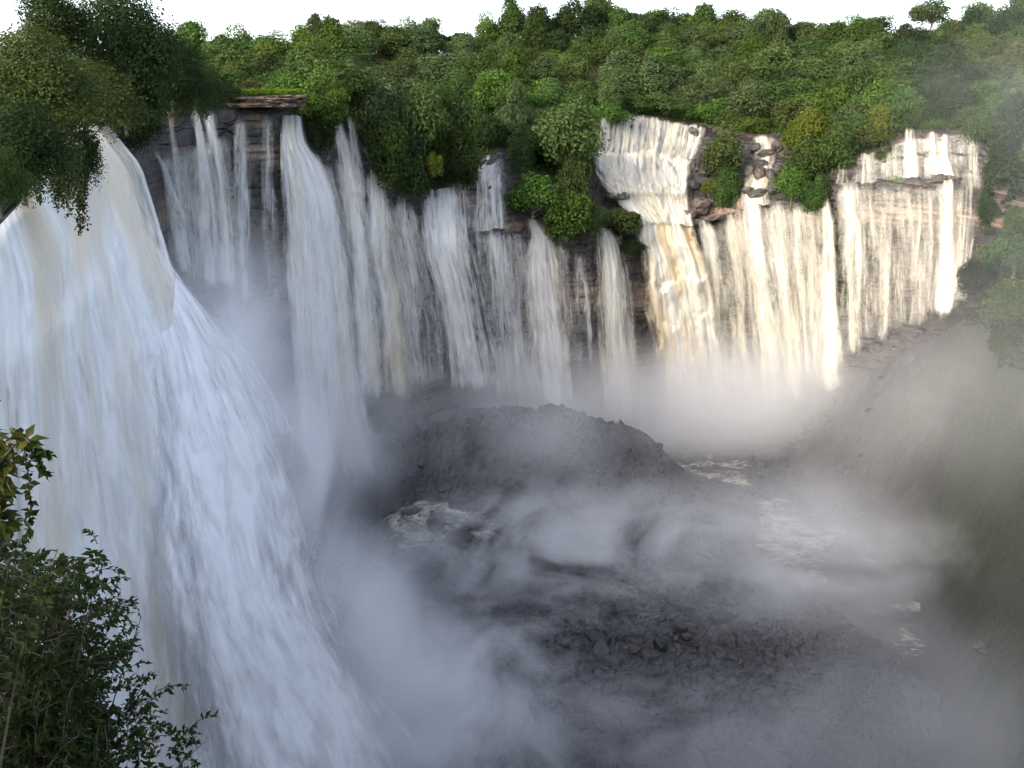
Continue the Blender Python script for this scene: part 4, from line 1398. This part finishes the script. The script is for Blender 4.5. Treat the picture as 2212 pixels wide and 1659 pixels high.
# tall emergent trees of the skyline
for (x0, x1, yt, yb, d, col, sh, lb) in [
    (1970, 2055, -8, 62, 690, 'grey-green', 'round', "tallest skyline tree standing above the upper right forest"),
    (655, 705, 32, 100, 560, 'grey-green', 'tall', "slender pale-trunked tree standing free left of centre"),
    (2070, 2135, 22, 80, 660, 'dark green', 'tall', "dark narrow skyline tree right of the tallest skyline tree"),
    (2140, 2230, 15, 90, 640, 'dark green', 'round', "dark skyline tree at the right picture edge"),
]:
    plant_px("forest_tree", x0, x1, yt, yb, d, col, sh, lb, "tree", "tall trees of the skyline")

# undergrowth closing the gaps between the crowns
UN = 150000
ua = rngf.uniform(az_min - 0.30, az_max + 0.1, UN)
ut = rngf.uniform(0.004, 1.12, UN) ** 1.1
ud, uz = hill(ua, ut)
hgtu = 1.0 + (2.0 + 7.0 * np.abs(fbm(ua * 34, ut * 20, 91, 3))) * np.clip(ut * 25, 0.3, 1)
pu = np.stack([ud * np.sin(ua), ud * np.cos(ua), uz + hgtu * rngf.uniform(0.1, 1.0, UN)], -1)
v, f = leaf_quads(pu, rngf.normal(size=(UN, 3)) * 0.6 + np.array([0, -0.3, 0.8]), 0.60, 1.0, rngf)
und = link("undergrowth", mesh_arrays("undergrowth", v, f, GREENS['green'], False, face_attr={"tint": np.clip(0.5 + 0.6 * fbm(ua * 40, ut * 22, 95, 3) + rngf.normal(0, 0.2, UN), 0, 1)}))
tag(und, "low green undergrowth covering the hill between the trees", "undergrowth", kind="stuff")

# creepers and low plants on the right bank
NB = 34000
bx, by = rngf.uniform(2085, 2420, NB), rngf.uniform(400, 800, NB)
keepb = (fbm(bx * 0.012, by * 0.012, 131, 4) + (bx - 2125 - 30 * np.sin(by * 0.02)) / 110.0 > 0.05) & ~((by > 425) & (by < 505) & (fbm(bx * 0.03, by * 0.05, 133, 3) > -0.15))
keepb &= ~((bx < 2165) & (by > 510) & (by < 640) & (fbm(bx * 0.02, by * 0.02, 135, 2) > -0.3))
bx, by = bx[keepb], by[keepb]
ba, be = azel(bx, by)
db_ = wall_dist(ba, be)
for _ in range(1):
    dcur = db_.copy()
    for f_ in np.linspace(1.0, 0.35, 90):
        dd_ = db_ * f_
        zz_ = floor_z(dd_ * np.sin(ba), dd_ * np.cos(ba), False)
        dcur = np.where(dd_ * np.tan(be) < zz_, dd_, dcur)
lump = 3.2 * np.abs(fbm(bx * 0.03, by * 0.03, 137, 4)) + rngf.uniform(0, 1.4, len(bx))
pb_ = polar(ba, be, dcur - lump)
pb_[:, 2] += 0.5
v, f = leaf_quads(pb_, rngf.normal(size=pb_.shape) * 0.6 + np.array([-0.3, -0.5, 0.6]), 0.55, 1.0, rngf)
gc = link("ground_cover", mesh_arrays("ground_cover", v, f, GREENS['dark green'], False, face_attr={"tint": np.clip(0.5 + 0.7 * fbm(bx * 0.02, by * 0.02, 139, 3) + rngf.normal(0, 0.2, len(bx)), 0, 1)}))
tag(gc, "dark green creepers and low plants covering the right bank", "ground cover", kind="stuff")

# grass on the ledge
NGR = 9000
ga = rngf.uniform(0, 6.283, NGR)
gr = np.sqrt(rngf.uniform(0, 1, NGR))
c0 = at(588, 203, 346)
gx, gy = c0[0] + 9.8 * gr * np.cos(ga), c0[1] + 7.0 * gr * np.sin(ga)
v, f = leaf_quads(np.stack([gx, gy, c0[2] + rngf.uniform(0.0, 1.0, NGR) * (0.9 + 1.2 * np.abs(fbm(gx * 0.6, gy * 0.6, 4, 2)))], -1), rngf.normal(size=(NGR, 3)) + np.array([0, -0.7, 0.2]), 0.42, 0.5, rngf)
gro = link("grass", mesh_arrays("grass", v, f, M['grass'], False, face_attr={"tint": rngf.uniform(size=NGR)}))
tag(gro, "bright yellow-green grass on top of the brown rock ledge", "grass", kind="stuff")

# ------------------------------------------------------------------ near plants, lower left
def real_leaves(c, dirs, nrm, length, width, rng, fold=0.25):
    """pointed, folded, drooping leaves: two quads each"""
    N = len(c)
    d = dirs / (np.linalg.norm(dirs, axis=1, keepdims=True) + 1e-9)
    n = nrm - (nrm * d).sum(1, keepdims=True) * d
    n /= np.linalg.norm(n, axis=1, keepdims=True) + 1e-9
    s = np.cross(d, n)
    L = length * rng.uniform(0.6, 1.3, (N, 1))
    Wd_ = width * L / length
    base = c
    mid = c + d * L * 0.45
    tip = c + d * L - n * L * 0.22
    l_ = c + d * L * 0.42 + s * Wd_ + n * Wd_ * fold
    r_ = c + d * L * 0.42 - s * Wd_ + n * Wd_ * fold
    midn = mid - n * 0.0
    v = np.stack([base, l_, tip, r_, midn], 1).reshape(-1, 3)
    o = np.arange(N)[:, None] * 5
    f = np.concatenate([o + np.array([[0, 1, 2, 4]]), o + np.array([[0, 4, 2, 3]])])
    return v, f


def near_shrub(name, base_px, tips, d0, label, cat, leaf_len, leaf_w, per_twig, colour_mat, seed, twigs_per=14, twig_len=1.0, droop=0.5, tipd=1.2):
    """stems rise from a foot on the bank to each tip; twigs with leaves fill round the tips"""
    rng = np.random.default_rng(seed)
    foot = at(base_px[0], base_px[1], d0)
    root = empty(name, foot)
    stems, C, Dr, Nm = [], [], [], []
    for (x, y, dd) in tips:
        tip = at(x, y, d0 + dd) - foot
        m = tip * 0.5 + np.array([rng.uniform(-0.6, 0.6), rng.uniform(-0.6, 0.6), 0.25 * abs(tip[2])])
        tt = np.linspace(0, 1, 12)[:, None]
        P = 2 * tt * (1 - tt) * m + tt ** 2 * tip
        if rng.uniform() < 0.3:
            stems.append(tube_arrays(P, np.linspace(0.035, 0.008, 12), 6))
        for k in range(twigs_per):
            q = rng.uniform(0.55, 1.0)
            b = 2 * q * (1 - q) * m + q ** 2 * tip
            dirn = rng.normal(size=3)
            dirn[2] = abs(dirn[2]) * 0.6 + 0.1
            dirn /= np.linalg.norm(dirn)
            ln = twig_len * rng.uniform(0.5, 1.2)
            t2 = np.linspace(0, 1, 7)[:, None]
            tw = b + dirn * ln * t2 + np.array([0, 0, -droop * ln]) * t2 ** 2
            stems.append(tube_arrays(tw, np.linspace(0.014, 0.004, 7), 4))
            tq = rng.uniform(0.15, 1.0, per_twig)
            c = b + dirn * ln * tq[:, None] + np.array([0, 0, -droop * ln]) * tq[:, None] ** 2
            C.append(c)
            dd_ = rng.normal(size=(per_twig, 3)) * 0.7 + dirn * 0.7 + np.array([0, 0, -0.55])
            Dr.append(dd_)
            Nm.append(rng.normal(size=(per_twig, 3)) * 0.5 + np.array([0, -0.25, 0.9]))
    C, Dr, Nm = np.concatenate(C), np.concatenate(Dr), np.concatenate(Nm)
    v, f = real_leaves(C, Dr, Nm, leaf_len, leaf_w, rng)
    tn = np.tile(rng.uniform(size=len(C)), 2)
    link("leaves", mesh_arrays("leaves", v, f, colour_mat, False, face_attr={"tint": tn}), root)
    v, f = join_arrays(stems)
    link("stems", mesh_arrays("stems", v, f, M['bark'], True), root)
    tag(root, label, cat)
    return root


M['near_leaf'] = foliage_mat("near_dark_leaves", (0.011, 0.021, 0.007), (0.038, 0.056, 0.014), (0.055, 0.044, 0.016), 0.25)
M['near_yellow'] = foliage_mat("near_yellow_leaves", (0.022, 0.038, 0.010), (0.10, 0.10, 0.024), None, 0.3)
rngt = np.random.default_rng(5)


def inside_shrub(x, y):
    edge = np.interp(y, [1150, 1180, 1225, 1260, 1300, 1340, 1400, 1440, 1500, 1560, 1600, 1660, 1760], [10, 215, 252, 265, 300, 305, 262, 275, 345, 372, 430, 452, 470])
    return x < edge - 12


tips = []
while len(tips) < 210:
    x, y = rngt.uniform(-70, 450), rngt.uniform(1165, 1760)
    if not inside_shrub(x, y):
        continue
    if 190 < x < 330 and 1590 < y < 1660 and rngt.uniform() < 0.85:
        continue
    tips.append((x, y, rngt.uniform(-2.5, 2.5)))
tips += [(212, 1172, 0), (160, 1205, 0), (250, 1235, 0.4), (300, 1290, 0), (305, 1335, -0.5), (298, 1395, 0.3), (340, 1480, 0), (368, 1530, 0), (432, 1560, 0), (445, 1600, 0.3), (465, 1650, 0)]
near_shrub("shrub", (60, 2250), tips, 21.0, "dark leafy shrub in the bottom left corner in front of the big fall", "shrub", 0.155, 0.036, 17, M['near_leaf'], 3, 10, 0.85)
tips2 = []
while len(tips2) < 34:
    x, y = rngt.uniform(-80, 70), rngt.uniform(1095, 1300)
    if x < np.interp(y, [1090, 1150, 1200, 1300], [18, 40, 72, 120]):
        tips2.append((x, y, rngt.uniform(-1, 1)))
near_shrub("shrub", (-60, 2000), tips2, 17.0, "olive creeper-covered shrub at the left edge above the dark leafy shrub", "shrub", 0.14, 0.034, 15, GREENS['olive green'], 8, 10, 0.6)
tips3 = [(-20, 900, 0), (10, 885, 0), (35, 905, 0.1), (30, 960, 0), (-10, 950, 0.2), (50, 935, 0), (5, 990, 0), (-30, 980, 0)]
near_shrub("shrub", (-160, 1700), tips3, 11.0, "yellowing broad-leaved shrub at the left edge, highest of the near plants", "shrub", 0.17, 0.040, 12, M['near_yellow'], 12, 7, 0.30, 0.6)


def near_vine(pts, d, label, seed):
    rng = np.random.default_rng(seed)
    P = poly_u(np.array(pts, float), np.linspace(0, 1, 30))
    Q = at(P[:, 0], P[:, 1], np.full(30, d))
    root = empty("hanging_vine", Q[0])
    Q = Q - Q[0]
    v, f = tube_arrays(Q, np.linspace(0.012, 0.005, 30), 5)
    link("stem", mesh_arrays("stem", v, f, M['bark'], True), root)
    n = 70
    t = rng.uniform(0, 28.9, n)
    i = t.astype(int)
    c = Q[i] + (Q[i + 1] - Q[i]) * (t - i)[:, None]
    v, f = real_leaves(c, rng.normal(size=(n, 3)) + np.array([0, 0, -0.3]), rng.normal(size=(n, 3)) + np.array([0, -0.8, 0.5]), 0.10, 0.032, rng)
    link("leaves", mesh_arrays("leaves", v, f, M['near_leaf'], False, face_attr={"tint": np.tile(rng.uniform(size=n), 2)}), root)
    tag(root, label, "vine", "thin vines at the left edge")


near_vine([(30, 930), (60, 950), (90, 970), (112, 985)], 12, "short vine reaching right from the yellowing shrub", 1)
near_vine([(40, 950), (80, 985), (104, 1030)], 12, "short vine drooping right below the yellowing shrub", 2)
near_vine([(52, 970), (62, 1030), (66, 1090), (62, 1165)], 12, "long thin vine hanging straight down before the big fall", 3)
near_vine([(-15, 1040), (10, 1055), (26, 1075)], 12, "tiny vine tip at the left picture edge", 4)

# ------------------------------------------------------------------ mist
def mist_mat(name, dens, scale, lo, hi, stretch=(1, 1, 1), rot=(0, 0, 0), soft=1.0, seed=0.0, det=3, warp=0.8, rate=1.0, aniso=0.15, col=(0.99, 0.985, 0.98)):
    t = NT(name)
    tc = t.n("ShaderNodeTexCoord").outputs["Object"]
    ln = t.n("ShaderNodeVectorMath", operation='LENGTH')
    t.l(tc, ln.inputs[0])
    fall = t.ss(ln.outputs["Value"], 1.0, 1.0 - 0.85 * soft)
    p = t.mapping(t.pos(), tuple(scale * s for s in stretch), (seed, seed * 0.7, seed * 1.3), rot)
    nz = t.noise(p, 1.0, det, 0.58, warp)
    t.m.cycles.volume_step_rate = rate
    d = t.math('MULTIPLY', t.math('MULTIPLY', fall, t.ss(nz, lo, hi)), dens)
    vs = t.n("ShaderNodeVolumeScatter")
    vs.inputs["Color"].default_value = (*col, 1)
    vs.inputs["Anisotropy"].default_value = aniso
    t.l(d, vs.inputs["Density"])
    t.l(vs.outputs[0], t.out.inputs["Volume"])
    return t.m


def mist(x, y, d, r, dens, label, scale=0.03, lo=0.30, hi=0.62, stretch=(1, 1, 1), rot=(0, 0, 0), soft=1.0, tilt=0.0, rate=1.0, det=3, warp=0.8):
    import bmesh
    bm = bmesh.new()
    bmesh.ops.create_icosphere(bm, subdivisions=3, radius=1.02)
    me = bpy.data.meshes.new("mist")
    bm.to_mesh(me)
    bm.free()
    m = mist_mat("mist", dens, scale, lo, hi, stretch, rot, soft, x * 0.013 + y * 0.029, det, warp, rate)
    me.materials.append(m)
    o = link("mist", me)
    o.location = [float(c) for c in at(x, y, d)]
    o.scale = r
    o.rotation_euler = (0, tilt, 0)
    tag(o, label, "mist", "spray drifting in the gorge", "stuff")
    return o


if MIST:
    # px centre, distance, radii in metres
    V = (1.3, 1.3, 0.6)
    mist(470, 800, 262, (44, 34, 50), 0.040, "blue-grey spray rising behind the big left fall", 0.030, 0.22, 0.65)
    mist(500, 800, 238, (17, 15, 34), 0.10, "dense spray on the upper right edge of the big left fall", 0.05, 0.30, 0.66, V)
    mist(640, 1060, 226, (20, 18, 36), 0.11, "dense spray on the middle right edge of the big left fall", 0.045, 0.30, 0.66, V)
    mist(765, 1380, 212, (26, 22, 34), 0.12, "dense spray low on the right edge of the big left fall", 0.040, 0.30, 0.66, V)
    mist(860, 1600, 205, (56, 38, 34), 0.085, "thick white spray swirling at the foot of the big left fall", 0.034, 0.43, 0.60, rate=0.6, det=5, warp=1.8)
    mist(960, 1430, 232, (50, 36, 22), 0.060, "white swirl of spray peeling off over the boulder field", 0.036, 0.47, 0.61, (1, 1, 1.5), rate=0.5, det=5, warp=1.8)
    mist(735, 960, 338, (34, 24, 38), 0.060, "spray at the foot of the shaded falls", 0.026, 0.20, 0.62)
    mist(1120, 850, 398, (66, 22, 30), 0.045, "pale spray behind the dark mound", 0.030, 0.20, 0.62)
    mist(890, 880, 370, (50, 13, 22), 0.065, "spray hiding the feet of the middle falls", 0.034, 0.20, 0.62)
    mist(1180, 960, 342, (66, 15, 32), 0.050, "thin grey mist across the face of the dark mound", 0.034, 0.25, 0.65)
    mist(1580, 900, 440, (110, 32, 46), 0.080, "bright spray at the foot of the sunlit falls", 0.022, 0.15, 0.60)
    mist(1900, 940, 370, (98, 52, 54), 0.013, "grey spray drifting over the right talus", 0.022, 0.25, 0.65)
    mist(1260, 1200, 290, (95, 55, 28), 0.052, "thin drifting mist over the mound and the boulder field", 0.030, 0.42, 0.62, (1, 1, 1.6), rate=0.6, det=5, warp=1.8)
    mist(1700, 1210, 290, (74, 50, 32), 0.034, "thin mist over the river", 0.024, 0.30, 0.66, (1, 1, 1.6))
    mist(1250, 1620, 200, (80, 34, 22), 0.034, "low wispy mist along the bottom of the picture", 0.034, 0.40, 0.64, (1, 1.2, 1.4), rate=0.6, det=5, warp=1.6)
    mist(1980, 1620, 185, (62, 36, 30), 0.018, "blue mist in the bottom right corner", 0.028, 0.28, 0.66)
    mist(1410, 420, 478, (20, 14, 11), 0.06, "spray hanging over the foaming basin", 0.06, 0.25, 0.65)
    mist(2170, 820, 300, (44, 40, 52), 0.006, "grey spray veiling the right bank", 0.024, 0.15, 0.6)
    mist(2230, 320, 330, (62, 60, 62), 0.0024, "thin veil of spray drifting across the right bank and forest", 0.018, 0.25, 0.7)
print("cand", len(cand)); print("objects", len(bpy.data.objects), "forest", len(forest))
